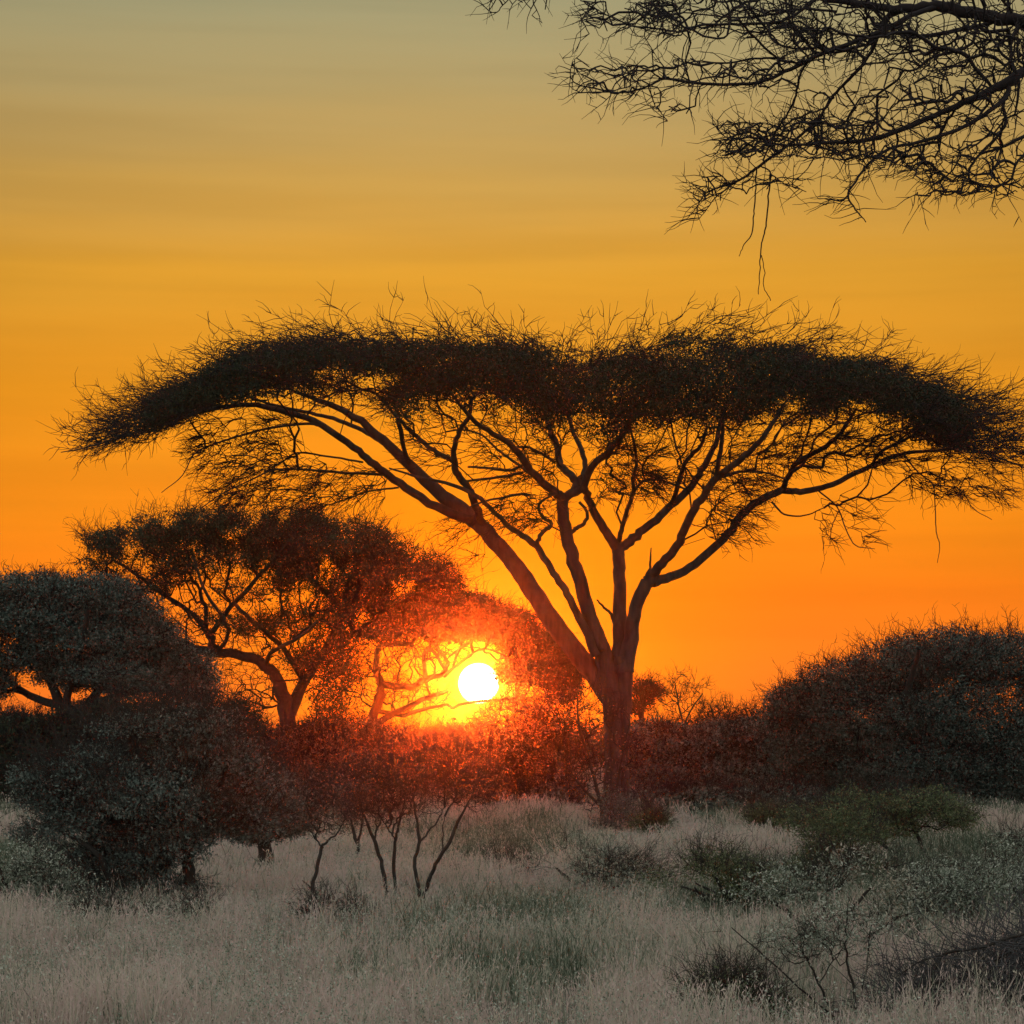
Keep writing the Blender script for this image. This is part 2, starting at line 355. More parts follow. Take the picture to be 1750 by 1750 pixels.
def acacia_main():
    rg = np.random.default_rng(11); D = 51.0; by = base_y(D)
    loc = P(1050, by, D)
    R = root('umbrella_acacia', loc, 'tall flat-topped umbrella acacia with spreading bare limbs, standing alone right of the setting sun', 'tree')
    limbs = [
     # trunk columns, fused low down
     [(1044, by + 6, 0, 23), (1046, 1390, 0, 19), (1048, 1320, 0, 16), (1048, 1250, 0, 17), (1044, 1190, 0, 19), (1038, 1150, 0, 20)],
     [(1062, by + 6, .15, 16), (1064, 1380, .15, 13), (1065, 1300, .1, 11), (1066, 1220, 0, 13), (1067, 1160, 0, 16), (1064, 1120, -.1, 16)],
     # left diagonal limb
     [(1044, 1190, .1, 22), (1015, 1152, .2, 20), (985, 1115, .3, 19), (940, 1056, .5, 18), (905, 1002, .8, 17), (868, 952, 1, 16), (830, 908, 1.2, 15.5), (795, 876, 1.4, 15), (758, 848, 1.5, 13), (703, 798, 1.8, 11), (655, 752, 2, 9), (605, 712, 2.2, 7), (555, 688, 2.4, 5), (500, 668, 2.5, 3)],
     [(812, 893, 1.2, 10), (745, 866, .9, 8.5), (684, 826, .5, 7.5), (640, 795, .2, 7), (604, 764, 0, 6.5), (536, 720, -.2, 6), (460, 697, -.4, 5), (403, 692, -.5, 4.2), (340, 704, -.5, 3.6), (290, 716, -.6, 3), (225, 742, -.6, 2.2), (150, 764, -.7, 1.5), (104, 773, -.7, .8)],
     [(826, 900, 1.2, 8), (814, 866, .6, 7.5), (802, 836, .2, 7), (785, 815, 0, 6.5), (777, 795, -.2, 6), (777, 765, -.4, 5), (787, 733, -.6, 4.5), (802, 712, -.7, 4), (806, 680, -.8, 3)],
     [(779, 790, 0, 5), (756, 778, .2, 4.6), (730, 762, .4, 4.5), (700, 735, .7, 4), (672, 706, 1, 3.4), (640, 670, 1.2, 2.5)],
     [(700, 800, 1.8, 6), (690, 765, 1.5, 5), (684, 735, 1.2, 5), (678, 700, 1, 4), (668, 660, .9, 3)],
     [(655, 757, 2, 5), (620, 735, 2.8, 4.4), (570, 715, 3.3, 4), (520, 704, 3.8, 3.4), (460, 690, 4, 2.6), (400, 670, 4.2, 1.8)],
     # thin limb second from left
     [(1018, 1120, -.2, 9), (994, 1066, -.4, 7.5), (970, 1016, -.7, 7), (946, 980, -.9, 6.5), (917, 934, -1.1, 6), (876, 905, -1.4, 5), (842, 872, -1.7, 4.4), (815, 848, -2, 4), (770, 828, -2.3, 3), (715, 815, -2.6, 2.2), (665, 800, -2.8, 1.4)],
     [(916, 934, -1.1, 4.6), (926, 912, -1.2, 4), (943, 896, -1.3, 3.6), (925, 880, -1.4, 3), (921, 862, -1.5, 2.6), (940, 848, -1.5, 2), (955, 846, -1.5, 1.6)],
     # centre-left limb
     [(1042, 1180, 0, 19), (1030, 1120, 0, 17), (1022, 1090, -.1, 15), (1005, 1044, -.2, 13.5), (988, 982, -.3, 12.5), (972, 930, -.4, 12), (963, 880, -.5, 11.5), (961, 848, -.6, 11)],
     [(963, 850, -.6, 9), (943, 838, -.9, 8), (908, 804, -1.4, 7), (884, 770, -1.8, 6), (855, 748, -2.2, 5), (820, 727, -2.6, 4.4), (796, 704, -2.9, 3.6), (770, 670, -3.2, 2.4)],
     [(961, 856, -.6, 9), (985, 832, -.5, 8), (975, 812, -.3, 7), (958, 795, 0, 6.5), (951, 760, .4, 6), (938, 728, .8, 5), (925, 690, 1.2, 4), (905, 650, 1.5, 2.5)],
     [(963, 852, -.6, 7), (996, 834, -.8, 7), (1010, 800, -1.1, 6.5), (1040, 771, -1.5, 6), (1068, 738, -1.9, 5), (1082, 700, -2.2, 4), (1092, 650, -2.4, 2.6)],
     [(985, 832, -.5, 6), (1000, 800, .2, 5), (992, 765, .8, 4.6), (978, 735, 1.2, 4), (968, 695, 1.6, 3)],
     [(906, 846, -1.3, 2.6), (884, 845, -1, 2.5), (862, 850, -1.2, 2.2), (830, 856, -1.4, 1.8), (800, 868, -1.5, 1.4)],
     [(893, 795, -1.5, 3), (870, 804, -1, 2.8), (835, 800, -.4, 2.6), (800, 798, 0, 2)],
     [(893, 808, -1.5, 3), (850, 816, -1, 2.6), (800, 822, -.4, 2.2)],
     [(915, 815, -1.2, 3), (880, 790, -.4, 2.6), (850, 768, 0, 2.4), (826, 745, .4, 2), (800, 735, .6, 1.6)],
     [(948, 790, .2, 3), (925, 775, .5, 2.8), (900, 764, .9, 2.4), (880, 764, 1.2, 2)],
     [(974, 912, -.4, 4), (986, 902, -.45, 4), (1000, 892, -.5, 3.6), (1003, 875, -.6, 3.2), (990, 858, -.7, 3)],
     # centre limb
     [(1058, 1150, 0, 17), (1060, 1090, .1, 14), (1059, 1014, .3, 12.5), (1058, 960, .5, 12), (1056, 938, .6, 12)],
     [(1056, 940, .6, 10), (1036, 910, .4, 8.5), (1012, 870, .2, 7.5), (1001, 840, 0, 7), (990, 815, -.3, 6)],
     [(1058, 938, .6, 10), (1082, 920, .8, 8.5), (1114, 894, 1, 8), (1148, 863, 1.3, 7.5), (1183, 830, 1.6, 7), (1203, 797, 1.8, 6), (1222, 760, 2, 5), (1232, 722, 2.2, 4), (1245, 680, 2.4, 2.5)],
     [(1056, 930, .6, 5), (1064, 900, .2, 4.6), (1074, 866, -.2, 4.4), (1082, 842, -.5, 4.2), (1082, 818, -.8, 3.8), (1088, 790, -1, 3.4), (1084, 760, -1.3, 3), (1076, 730, -1.5, 2)],
     [(1084, 838, -.5, 3), (1100, 822, -.4, 2.8), (1122, 819, -.2, 2.6), (1150, 828, 0, 2.2), (1180, 838, .2, 1.6)],
     [(1148, 862, 1.3, 5), (1160, 826, .8, 4.6), (1172, 788, .4, 4), (1197, 762, 0, 3.6), (1208, 730, -.3, 3)],
     [(1020, 1025, .4, 1.5), (1032, 1038, .3, 2.4), (1044, 1050, .2, 3), (1052, 1075, .1, 4)],
     # right limb
     [(1068, 1150, -.1, 17), (1076, 1100, -.1, 15), (1084, 1050, -.2, 13), (1098, 1008, -.3, 12.5), (1112, 988, -.3, 12), (1118, 975, -.3, 11)],
     [(1112, 985, -.3, 9), (1132, 962, -.7, 8.5), (1158, 932, -1.2, 8), (1174, 892, -1.8, 7.5), (1198, 853, -2.3, 7), (1224, 818, -2.8, 6.5), (1267, 785, -3.4, 5.5), (1300, 752, -3.8, 4.6), (1318, 726, -4, 3.8), (1340, 690, -4.2, 2.5)],
     [(1112, 990, -.3, 3), (1111, 965, -.3, 2.2), (1112, 948, -.3, 1.6), (1113, 936, -.3, 1)],
     [(1116, 996, -.3, 9), (1146, 986, 0, 8.5), (1178, 970, .3, 8.2), (1237, 920, .7, 8), (1267, 880, 1, 7.6), (1304, 853, 1.2, 7.4), (1338, 836, 1.4, 7)],
     [(1338, 836, 1.4, 5.5), (1356, 798, 1, 5), (1384, 778, .6, 5), (1419, 756, 0, 4.4), (1440, 736, -.4, 3.8), (1462, 700, -.8, 2.5)],
     [(1338, 838, 1.4, 6.5), (1376, 840, 1.6, 6), (1423, 827, 1.8, 5.4), (1486, 797, 2.1, 4.8), (1540, 776, 2.3, 4), (1600, 770, 2.5, 3), (1660, 768, 2.6, 2.4), (1740, 795, 2.7, 1.6), (1800, 820, 2.8, .9)],
     [(1490, 795, 2.1, 3.6), (1508, 770, 1.6, 3.2), (1546, 752, 1.2, 3), (1590, 730, .8, 2.4), (1640, 725, .4, 1.6)],
     [(1224, 820, -2.8, 5), (1228, 790, -3.3, 4.4), (1234, 755, -3.8, 4), (1236, 710, -4.2, 3)],
     [(1234, 815, -2.8, 3), (1270, 806, -2.4, 2.6), (1310, 808, -2, 2), (1345, 820, -1.6, 1.4)],
     # low bare side branches, left
     [(663, 811, .4, 2.8), (612, 809, 0, 2.6), (562, 806, -.5, 2.4), (510, 802, -1, 2), (466, 804, -1.3, 1.8), (429, 820, -1.6, 1.4), (377, 845, -1.9, 1), (340, 872, -2, .8)],
     [(552, 728, -.2, 3), (522, 724, -.3, 2.6), (458, 732, -.7, 2.2), (410, 745, -1, 2), (372, 757, -1.3, 1.7), (332, 776, -1.6, 1.4), (312, 812, -1.8, 1), (276, 842, -2, .7)],
     [(620, 790, .1, 2), (560, 780, .7, 1.8), (507, 774, 1.1, 1.6), (470, 795, 1.4, 1.4), (430, 780, 1.7, 1.2), (396, 778, 2, 1)],
     [(681, 833, .5, 2), (629, 840, .9, 1.6), (585, 856, 1.3, 1.3), (533, 871, 1.7, .8)],
     [(629, 840, .9, 1.2), (605, 868, 1.2, 1), (612, 905, 1.4, .8)],
     # hanging branches, right
     [(1545, 778, 2.3, 1.8), (1570, 808, 2, 1.4), (1594, 828, 1.8, 1.3), (1598, 870, 1.7, 1.1), (1600, 908, 1.6, 1), (1606, 932, 1.6, .8), (1602, 962, 1.6, .6)],
     [(1594, 828, 1.8, 1.1), (1640, 836, 2, 1), (1662, 868, 2.2, .9), (1695, 888, 2.3, .6)],
     [(1398, 838, 1.6, 1.6), (1430, 866, 1.2, 1.4), (1446, 905, .9, 1.2), (1462, 932, .7, 1), (1495, 938, .5, .6)],
     [(1319, 858, 1.3, 2), (1341, 879, 1, 1.7), (1375, 881, .6, 1.5), (1408, 868, .3, 1)],
     [(1434, 872, 1.2, 1), (1422, 900, 1.1, .9), (1418, 930, 1, .6)],
    ]
    chains = limbs_to_nodes(limbs, D, rg, 5, .012)
    for c in chains: c[:, 3] *= .92
    # trunk = the thick start of each chain; branches = the rest
    tb, bb = Bag(), Bag()
    for k, c in enumerate(chains):
        (tb if k < 2 else bb).add(*sweep(c[:, :3], c[:, 3], 12 if c[:, 3].max() > .08 else 6, rg, .024))
    prof = [(140, 764, 772), (170, 736, 768), (200, 710, 758), (250, 684, 748), (300, 654, 734), (350, 622, 714), (400, 588, 700), (450, 576, 692), (520, 566, 692), (600, 562, 694),
            (690, 562, 728), (730, 566, 706), (800, 572, 704), (900, 570, 722), (950, 572, 752), (1000, 580, 782), (1050, 584, 762), (1100, 566, 748), (1150, 556, 758), (1230, 552, 752),
            (1300, 568, 732), (1400, 588, 730), (1500, 598, 742), (1560, 620, 764), (1620, 650, 782), (1680, 676, 794), (1740, 706, 808), (1800, 748, 814)]
    def cloud(n, dense, x0=140, x1=1795, core=False):
        px = rg.uniform(x0, x1, n); t = np.abs((px - 950) / 860); dm = 6.0 * np.sqrt(np.clip(1 - t * t, .03, 1))
        dy = rg.uniform(-1, 1, n) * dm; top = interp(prof, px, 1); bot = interp(prof, px, 2)
        lump = (vnoise(px * .028, dy * .5, 3) - .5) * 22 + (vnoise(px * .011, dy * .35, 13) - .5) * 24
        lump = lump * np.clip((bot - top) / 110, .15, 1)
        top = top + lump; bot = bot + (vnoise(px * .02, dy * .5, 9) - .6) * 40
        if core: top = top + 24 * np.clip((bot - top) / 100, 0, 1); bot = bot - (6 + 34 * vnoise(px * .013, dy * .3, 17)) * np.clip((bot - top) / 110, 0, 1)
        h = np.maximum(bot - top, 6); v = rg.beta(*dense, n)
        py = top + v * h
        keep = vnoise(px * .035, py * .09 + dy * .8, 21) > .2
        gap = vnoise(px * .017 + 3, py * .045 + dy * .12, 45)
        keep &= (gap > (.42 if core else .18)) | (px < 420) | (px > 1560)
        return px[keep], py[keep], dy[keep], v[keep]
    px, py, dy, v = cloud(5000, (1.15, 1.4)); ke = (rg.random(len(px)) < np.clip((px - 60) / 420, .25, 1)) & (rg.random(len(px)) < np.clip((1880 - px) / 380, .25, 1)); A = P(px, py, D + dy)[ke]
    # sparse attractors for hanging side twigs
    def patch(x0, y0, x1, y1, n, d0, d1):
        return P(rg.uniform(x0, x1, n), rg.uniform(y0, y1, n), D + rg.uniform(d0, d1, n))
    extra = np.vstack([patch(330, 712, 520, 790, 150, -2.5, 1), patch(350, 790, 560, 868, 190, -2.4, 2), patch(560, 795, 660, 862, 60, -1, 2),
                       patch(700, 700, 800, 800, 60, -2, 2), patch(820, 720, 960, 830, 150, -2, 2), patch(840, 840, 960, 900, 90, -2.4, 0), patch(1020, 760, 1130, 850, 190, -2.5, 2),
                       patch(1200, 830, 1290, 925, 90, -3, 1), patch(1150, 760, 1330, 830, 160, -3, 2), patch(1330, 740, 1540, 800, 170, -2, 3), patch(1540, 780, 1720, 850, 130, 0, 3), patch(760, 880, 880, 950, 24, 0, 2),
                       patch(1400, 840, 1500, 925, 36, 0, 2)])
    # limb nodes are the seeds of growth; the stem below the fork is left out
    seeds = np.vstack([c[:, :3] for c in chains[2:]]); sr = np.concatenate([c[:, 3] for c in chains[2:]])
    zf = EYE + (HOR - 960) / F * D
    m = (seeds[:, 2] > zf) & (sr < .13); seeds = seeds[m]
    p0 = np.linalg.norm(seeds - P(1050, 1150, D), axis=1) * 1.0
    gb, X, Dn, tips = grown(seeds, np.vstack([A, extra]), .0055, .30, rg, 2.3, .045, .10, p0)
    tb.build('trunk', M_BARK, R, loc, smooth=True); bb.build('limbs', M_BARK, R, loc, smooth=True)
    nA = len(A)
    # twigs: flowing outwards and a little up
    tw = Bag(); ctr = P(960, 900, D)
    k = rg.integers(0, len(X), 10500); pk = X[k]; rel = (HOR - (pk[:, 2] - EYE) / pk[:, 1] * F) - interp(prof, pk[:, 0] / pk[:, 1] * F + 875, 1)
    k = k[rg.random(len(k)) < np.clip((rel - 2) / 44, .03, 1)]; S = X[k]; out = unit((S - ctr) * np.array([1, 1, .25]))
    pyS = HOR - (S[:, 2] - EYE) / S[:, 1] * F
    d = unit(Dn[k] * .7 + out * .9 + rg.normal(0, .35, S.shape))
    d[:, 2] *= .38; low = (pyS > 790) | ((pyS > 700) & (S[:, 0] < -5.2)); d[low, 2] -= .35
    n1, d1 = sprays(tw, S, d, .6, 4, .009, rg, .24, .0)
    j = rg.integers(0, len(n1), 9500); sprays(tw, n1[j], d1[j] + rg.normal(0, .55, (9500, 3)) * [1, 1, .7], .26, 3, .0075, rg, .28, .03)
    # the long loose shoots along the top and the two ends
    for n, (a, b), ln in ((300, (1.0, 4.5), .95), ):
        px, py, dy, v = cloud(n * 2, (1, 6)); S = P(px, py, D + dy)
        o = unit((S - ctr) * np.array([1, .6, .1])); o[:, 2] += .12
        n1, d1 = sprays(tw, S, o + rg.normal(0, .34, S.shape) * [1, 1, .45], ln, 5, .0095, rg, .24, .0)
        j = rg.integers(0, len(n1), 1700); sprays(tw, n1[j], d1[j] + rg.normal(0, .75, (1700, 3)), .36, 3, .0085, rg, .26, .04)
    for x0, x1, sgn in ((195, 340, -1), (1560, 1730, 1)):
        px, py, dy, v = cloud(260, (1.2, 1.2), x0, x1); S = P(px, py, D + dy)
        o = np.tile([sgn * 1., 0, .05], (len(S), 1)) + rg.normal(0, .28, S.shape)
        n1, d1 = sprays(tw, S, o, .95, 5, .0095, rg, .19, .0)
        j = rg.integers(0, len(n1), 900); sprays(tw, n1[j], d1[j] + rg.normal(0, .5, (900, 3)), .3, 3, .005, rg, .3, .0)
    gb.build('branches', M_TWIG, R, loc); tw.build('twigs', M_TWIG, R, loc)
    lf = Bag()
    px, py, dy, v = cloud(15000, (1.1, 1.2), 250, 1650, True); dens = P(px, py, D + dy)
    leaves(lf, dens, 15, .035, (.14, .14, .07), rg)
    px, py, dy, v = cloud(3500, (1.6, 1.6), 160, 1750); leaves(lf, P(px, py, D + dy), 4, .03, (.12, .12, .05), rg)
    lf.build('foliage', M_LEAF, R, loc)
acacia_main()

# ------------------------------------------------------------------ generic trees and bushes from pads of foliage
def plant(name, label, cat, D, bx, limbs, pads, seed, leaf=M_LEAF_FAR, bark=M_TWIG, n_attr=900, n_leaf=30000, lsize=.05, lspread=.12,
          n_twig=2500, tlen=.4, trad=.006, tip=.006, bf=.3, rmax=.06, up=.3, group=None, edge=0, edge_len=.4, shell=0., lump=.0, clump=0.25, by=None, thick=9, wander=.33, lace=None, n_lace=0):
    """pads: (cx, cy, rx, ry, depth offset m, depth radius m, weight)"""
    rg = np.random.default_rng(seed); by = base_y(D) if by is None else by
    loc = P(bx, by, D); R = root(name, loc, label, cat, group); s = D / F
    pads = [tuple(p) + (0, None, 1)[len(p) - 4:] for p in pads]
    w = np.array([(p[2] * p[3]) * p[6] for p in pads], float); w /= w.sum()
    def sample(n, sh=0.):
        k = rg.choice(len(pads), n, p=w); a = np.array([(p[0], p[1], p[2], p[3], p[4], (p[2] * s * .75 if p[5] is None else p[5])) for p in pads], float)[k]
        u = unit(rg.normal(0, 1, (n, 3))); r = rg.uniform(sh, 1, n) ** (1 / 3.)
        u = u * r[:, None]
        px = a[:, 0] + u[:, 0] * a[:, 2]; py = a[:, 1] + u[:, 1] * a[:, 3]; dy = a[:, 4] + u[:, 2] * a[:, 5]
        if lump: py = py + (vnoise(px * .04, dy, seed) - .5) * lump
        ok = vnoise(px * s * 2.2 + 50, py * s * 3.2 + dy * .9 + 90, seed + 7) > clump
        gp = P(px, py, D + dy); ok &= gp[:, 2] > .05
        return gp[ok], unit(np.stack([u[:, 0], u[:, 2], -u[:, 1]], 1))[ok], r[ok]
    chains = limbs_to_nodes(limbs, D, rg, 4, .02)
    tb = Bag(); seeds = []
    for c in chains:
        tb.add(*sweep(c[:, :3], c[:, 3], thick if c[:, 3].max() > .03 else 5, rg, .06)); seeds.append(c[:, :3])
    tb.build('trunk', bark if bark is not M_TWIG else M_STEM, R, loc, smooth=True)
    seeds = np.vstack(seeds)
    if len(seeds) > 30: seeds = seeds[seeds[:, 2] > seeds[:, 2].min() + .25 * (seeds[:, 2].max() - seeds[:, 2].min())]
    A, _, _ = sample(n_attr)
    if lace:
        kk = rg.integers(0, len(lace), n_lace); q = np.array(lace, float)[kk]; uu = unit(rg.normal(0, 1, (n_lace, 3))) * rg.random((n_lace, 1)) ** .33
        lx, ly = q[:, 0] + uu[:, 0] * q[:, 2], q[:, 1] + uu[:, 1] * q[:, 3]; kq = np.hypot(lx - 818, ly - 1168) > 44; q, uu = q[kq], uu[kq]
        A = np.vstack([A, P(q[:, 0] + uu[:, 0] * q[:, 2], q[:, 1] + uu[:, 1] * q[:, 3], D + uu[:, 2] * 2.2)])
    p0 = np.linalg.norm(seeds - loc, axis=1)
    gb, X, Dn, tips = grown(seeds, A, tip, bf, rg, 2.3, rmax, .12, p0)
    if n_twig:
        k = rg.integers(0, len(X), n_twig); d = Dn[k] + rg.normal(0, .6, (n_twig, 3)) + np.array([0, 0, up])
        n1, d1 = sprays(gb, X[k], d, tlen, 3, trad, rg, wander, .03)
        j = rg.integers(0, len(n1), n_twig * 2); sprays(gb, n1[j], d1[j] + rg.normal(0, .7, (len(j), 3)), tlen * .5, 2, trad * .75, rg, wander, .03)
    if edge:
        S, o, r = sample(edge * 3, .75); k = (o[:, 2] > -.1); S, o = S[k][:edge], o[k][:edge]
        n1, d1 = sprays(gb, S, o + np.array([0, 0, .35]) + rg.normal(0, .4, S.shape), edge_len, 4, trad * 1.1, rg, wander, .05)
        j = rg.integers(0, len(n1), edge * 2); sprays(gb, n1[j], d1[j] + rg.normal(0, .6, (len(j), 3)), edge_len * .45, 2, trad * .8, rg, wander, .03)
    gb.build('branches', bark, R, loc)
    if n_leaf:
        lf = Bag(); S, _, _ = sample(max(50, n_leaf // 10), shell)
        leaves(lf, S, 10, lsize, (lspread, lspread, lspread * .6), rg)
        lf.build('foliage', leaf, R, loc)
    return R

# big layered acacia at left, behind
plant('layered_acacia', 'broad round-topped acacia with layered crown and curved open branches, left of the sun', 'tree', 74, 495,
  [[(500, 1372, 0, 17), (496, 1300, 0, 15), (490, 1225, 0, 14), (478, 1172, 0, 11), (452, 1136, 0, 9), (405, 1118, 0, 9), (360, 1114, 0, 8), (305, 1096, 0, 7), (255, 1060, 0, 5), (205, 1022, 0, 3)],
   [(360, 1114, 0, 7), (359, 1085, .5, 6), (332, 1052, 1, 5), (290, 1022, 1.5, 4), (240, 985, 2, 3), (190, 955, 2, 2)],
   [(359, 1085, .5, 5), (390, 1045, 0, 4.6), (418, 1012, -.5, 4), (465, 962, -1, 3), (500, 920, -1.5, 2)],
   [(372, 1116, 0, 4), (390, 1085, -1, 3.4), (384, 1060, -1.5, 3), (350, 1010, -2, 2.4), (330, 950, -2.5, 1.8)],
   [(492, 1225, 0, 12), (520, 1165, .6, 9), (560, 1105, 1.2, 8), (588, 1045, 1.6, 7), (600, 985, 2, 5), (622, 940, 2, 3)],
   [(588, 1045, 1.6, 5), (548, 1005, 1, 4.5), (500, 965, .5, 3.6), (470, 925, 0, 2.4)],
   [(520, 1165, .6, 5), (482, 1105, 0, 4.6), (440, 1070, -.6, 4), (400, 1030, -1, 3)],
   [(600, 1010, 2, 4), (660, 985, 2, 3.6), (720, 970, 2, 2.4)],
   [(560, 1105, 1.2, 5), (600, 1085, .6, 4), (650, 1050, .2, 3), (700, 1020, 0, 2)],
   [(452, 1136, 0, 4), (470, 1110, -1, 3.6), (510, 1090, -1.5, 3), (545, 1060, -2, 2.4)]],
  [(215, 925, 80, 26), (330, 900, 150, 26), (470, 892, 110, 24), (540, 925, 160, 40), (400, 950, 130, 26), (690, 985, 100, 34), (250, 928, 115, 28), (345, 905, 85, 27), (420, 925, 100, 34), (505, 895, 75, 24), (580, 930, 110, 36), (670, 965, 100, 38), (735, 992, 48, 26),
   (180, 965, 50, 22), (610, 990, 150, 36), (500, 975, 70, 26, 0, 2), (330, 970, 80, 24, 0, 2), (250, 1000, 70, 12, 0, 2), (435, 1010, 80, 20, 0, 2),
   (390, 1068, 85, 16, 0, 2), (500, 1060, 70, 30, 0, 2), (590, 1060, 40, 60, 0, 2), (560, 1150, 55, 70, 0, 2, .9), (500, 1130, 40, 22, 0, 1.6), (690, 1030, 90, 22), (580, 1190, 50, 50, 1, 1.6, .4), (770, 1010, 40, 24), (560, 1250, 50, 40, 1, 1.6, .4)],
  101, n_attr=4200, n_leaf=170000, lsize=.042, lspread=.12, n_twig=5000, tlen=.4, trad=.008, tip=.009, rmax=.1, edge=1500, edge_len=.7, lump=20, clump=.39, bark=M_TWIG, n_lace=1300,
  lace=[(300, 1050, 110, 50), (420, 1090, 110, 50), (430, 1170, 60, 50), (560, 1010, 70, 60), (650, 1030, 70, 40), (250, 990, 90, 30), (590, 1110, 50, 90)])

# acacia whose arching crown frames the sun
plant('arching_acacia', 'acacia with thin arching crown and crooked dark limbs, directly behind the setting sun', 'tree', 80, 640,
  [[(615, 1358, 0, 12), (618, 1300, 0, 10), (630, 1245, 0, 9), (648, 1195, 0, 8), (652, 1168, 0, 7), (643, 1145, 0, 5.5), (645, 1118, 0, 5), (656, 1102, 0, 4.6), (700, 1100, 0, 4), (718, 1078, 0, 3)],
   [(652, 1170, 0, 6), (700, 1174, .3, 5.6), (728, 1160, .6, 5.2), (758, 1150, 1, 4.4), (766, 1132, 1.2, 3.6), (750, 1112, 1.4, 3), (735, 1090, 1.5, 2.4)],
   [(728, 1160, .6, 4), (724, 1130, .4, 3.6), (730, 1108, .2, 3.4), (748, 1122, 0, 2.6), (760, 1145, 0, 2.4)],
   [(630, 1240, 0, 6), (690, 1212, -.4, 5), (720, 1196, -.6, 4.4), (752, 1186, -.8, 3.6), (764, 1182, -1, 2.6)],
   [(640, 1215, 0, 4), (690, 1222, .4, 3.6), (735, 1210, .8, 3), (764, 1204, 1.2, 2.4)],
   [(656, 1102, 0, 3), (640, 1090, .5, 2.8), (610, 1082, 1, 2.2)],
   [(700, 1100, 0, 3), (740, 1070, .4, 2.8), (800, 1060, 1, 2.6), (860, 1075, 1.4, 2.2), (920, 1105, 1.8, 1.6)],
   [(760, 1156, 1, 3), (790, 1130, 0, 2.4), (830, 1108, -.5, 2), (880, 1130, -1, 1.6)]],
  [(740, 1040, 70, 26), (800, 1044, 65, 28), (855, 1068, 66, 30), (905, 1098, 56, 30), (938, 1128, 40, 34), (960, 1160, 36, 40), (690, 1048, 60, 22), (780, 1075, 110, 20, 0, 2, .8), (900, 1150, 60, 26, 0, 2, .6), (660, 1082, 50, 16, 0, 2, .7)],
  102, n_attr=1900, n_leaf=80000, lsize=.055, lspread=.12, n_twig=2200, tlen=.4, trad=.009, tip=.010, rmax=.08, edge=700, edge_len=.6, lump=10, clump=.1, n_lace=1100,
  lace=[(680, 1100, 80, 30), (640, 1160, 60, 60), (720, 1190, 90, 36), (760, 1110, 70, 30), (880, 1140, 70, 36), (900, 1190, 60, 40), (690, 1140, 80, 50)])

# dark acacia far left, nearer
plant('dark_acacia', 'dense dark acacia with low spreading crown at the far left edge', 'tree', 62, 110,
  [[(118, base_y(62), 0, 14), (116, 1320, 0, 12), (112, 1260, 0, 11), (100, 1200, 0, 9), (80, 1150, 0, 7), (50, 1100, 0, 5), (20, 1050, 0, 3)],
   [(112, 1250, 0, 9), (150, 1200, .5, 8), (200, 1150, 1, 6), (240, 1100, 1.5, 5), (270, 1050, 2, 3)],
   [(110, 1220, 0, 8), (120, 1160, -.6, 6), (140, 1100, -1, 5), (150, 1040, -1.5, 3)],
   [(100, 1205, 0, 7), (50, 1190, .5, 6), (0, 1150, 1, 5), (-50, 1110, 1, 4)],
   [(150, 1200, .5, 6), (220, 1185, .6, 5), (290, 1165, .7, 4), (330, 1150, 1, 2)],
   [(338, base_y(62), 1, 13), (345, 1310, 1, 12), (350, 1240, 1, 11), (352, 1180, 1, 8), (335, 1130, 1, 6), (290, 1090, 1, 4)]],
  [(60, 1012, 90, 34), (140, 1020, 100, 38), (-50, 1040, 90, 44), (200, 1050, 80, 36), (60, 1060, 120, 40), (150, 1100, 130, 44), (240, 1090, 80, 40), (280, 1130, 60, 40), (190, 1150, 90, 26, 0, 2.5), (-60, 1100, 60, 40), (345, 1170, 30, 60, 1, 1.5), (300, 1165, 45, 25), (30, 1125, 80, 26), (110, 1150, 60, 30), (230, 1170, 90, 22, 0, 2), (-30, 1170, 60, 30), (20, 1240, 60, 26), (160, 1215, 60, 20, 1, 1.5)],
  103, leaf=M_LEAF_SH, n_attr=2600, n_leaf=190000, lsize=.038, lspread=.13, n_twig=3500, tlen=.4, trad=.008, tip=.009, rmax=.09, edge=600, edge_len=.5, lump=14, clump=.12)

# right thicket-like tree
plant('spreading_thorn_tree', 'huge rounded thorn tree with feathery top filling the right edge', 'tree', 64, 1600,
  [[(1500, base_y(64), 0, 15), (1505, 1340, 0, 13), (1530, 1290, 0, 10), (1590, 1230, 0, 8), (1650, 1170, 0, 6), (1700, 1110, 0, 4)],
   [(1505, 1340, 0, 11), (1470, 1290, .5, 9), (1430, 1230, 1, 7), (1390, 1180, 1, 4)],
   [(1530, 1290, 0, 9), (1540, 1220, -1, 7), (1560, 1150, -1.5, 5), (1570, 1110, -2, 3)],
   [(1680, base_y(64), 1, 14), (1700, 1320, 1, 12), (1740, 1250, 1, 9), (1790, 1180, 1, 6), (1810, 1120, 1, 4)],
   [(1700, 1320, 1, 8), (1660, 1260, 2, 7), (1640, 1190, 2, 5)]],
  [(1620, 1120, 110, 46), (1720, 1125, 120, 46), (1540, 1140, 100, 44), (1450, 1170, 90, 42), (1375, 1200, 66, 36), (1345, 1215, 40, 44), (1830, 1160, 100, 60), (1500, 1230, 150, 70), (1650, 1220, 160, 80), (1400, 1275, 90, 66),
   (1560, 1310, 170, 60), (1720, 1310, 120, 70), (1820, 1260, 90, 90), (1400, 1345, 80, 34), (1500, 1350, 100, 36), (1660, 1360, 110, 30)],
  104, leaf=M_LEAF_SH, n_attr=3200, n_leaf=300000, lsize=.035, lspread=.14, n_twig=5000, tlen=.42, trad=.008, tip=.008, edge=2200, edge_len=.6, lump=14, clump=.08)

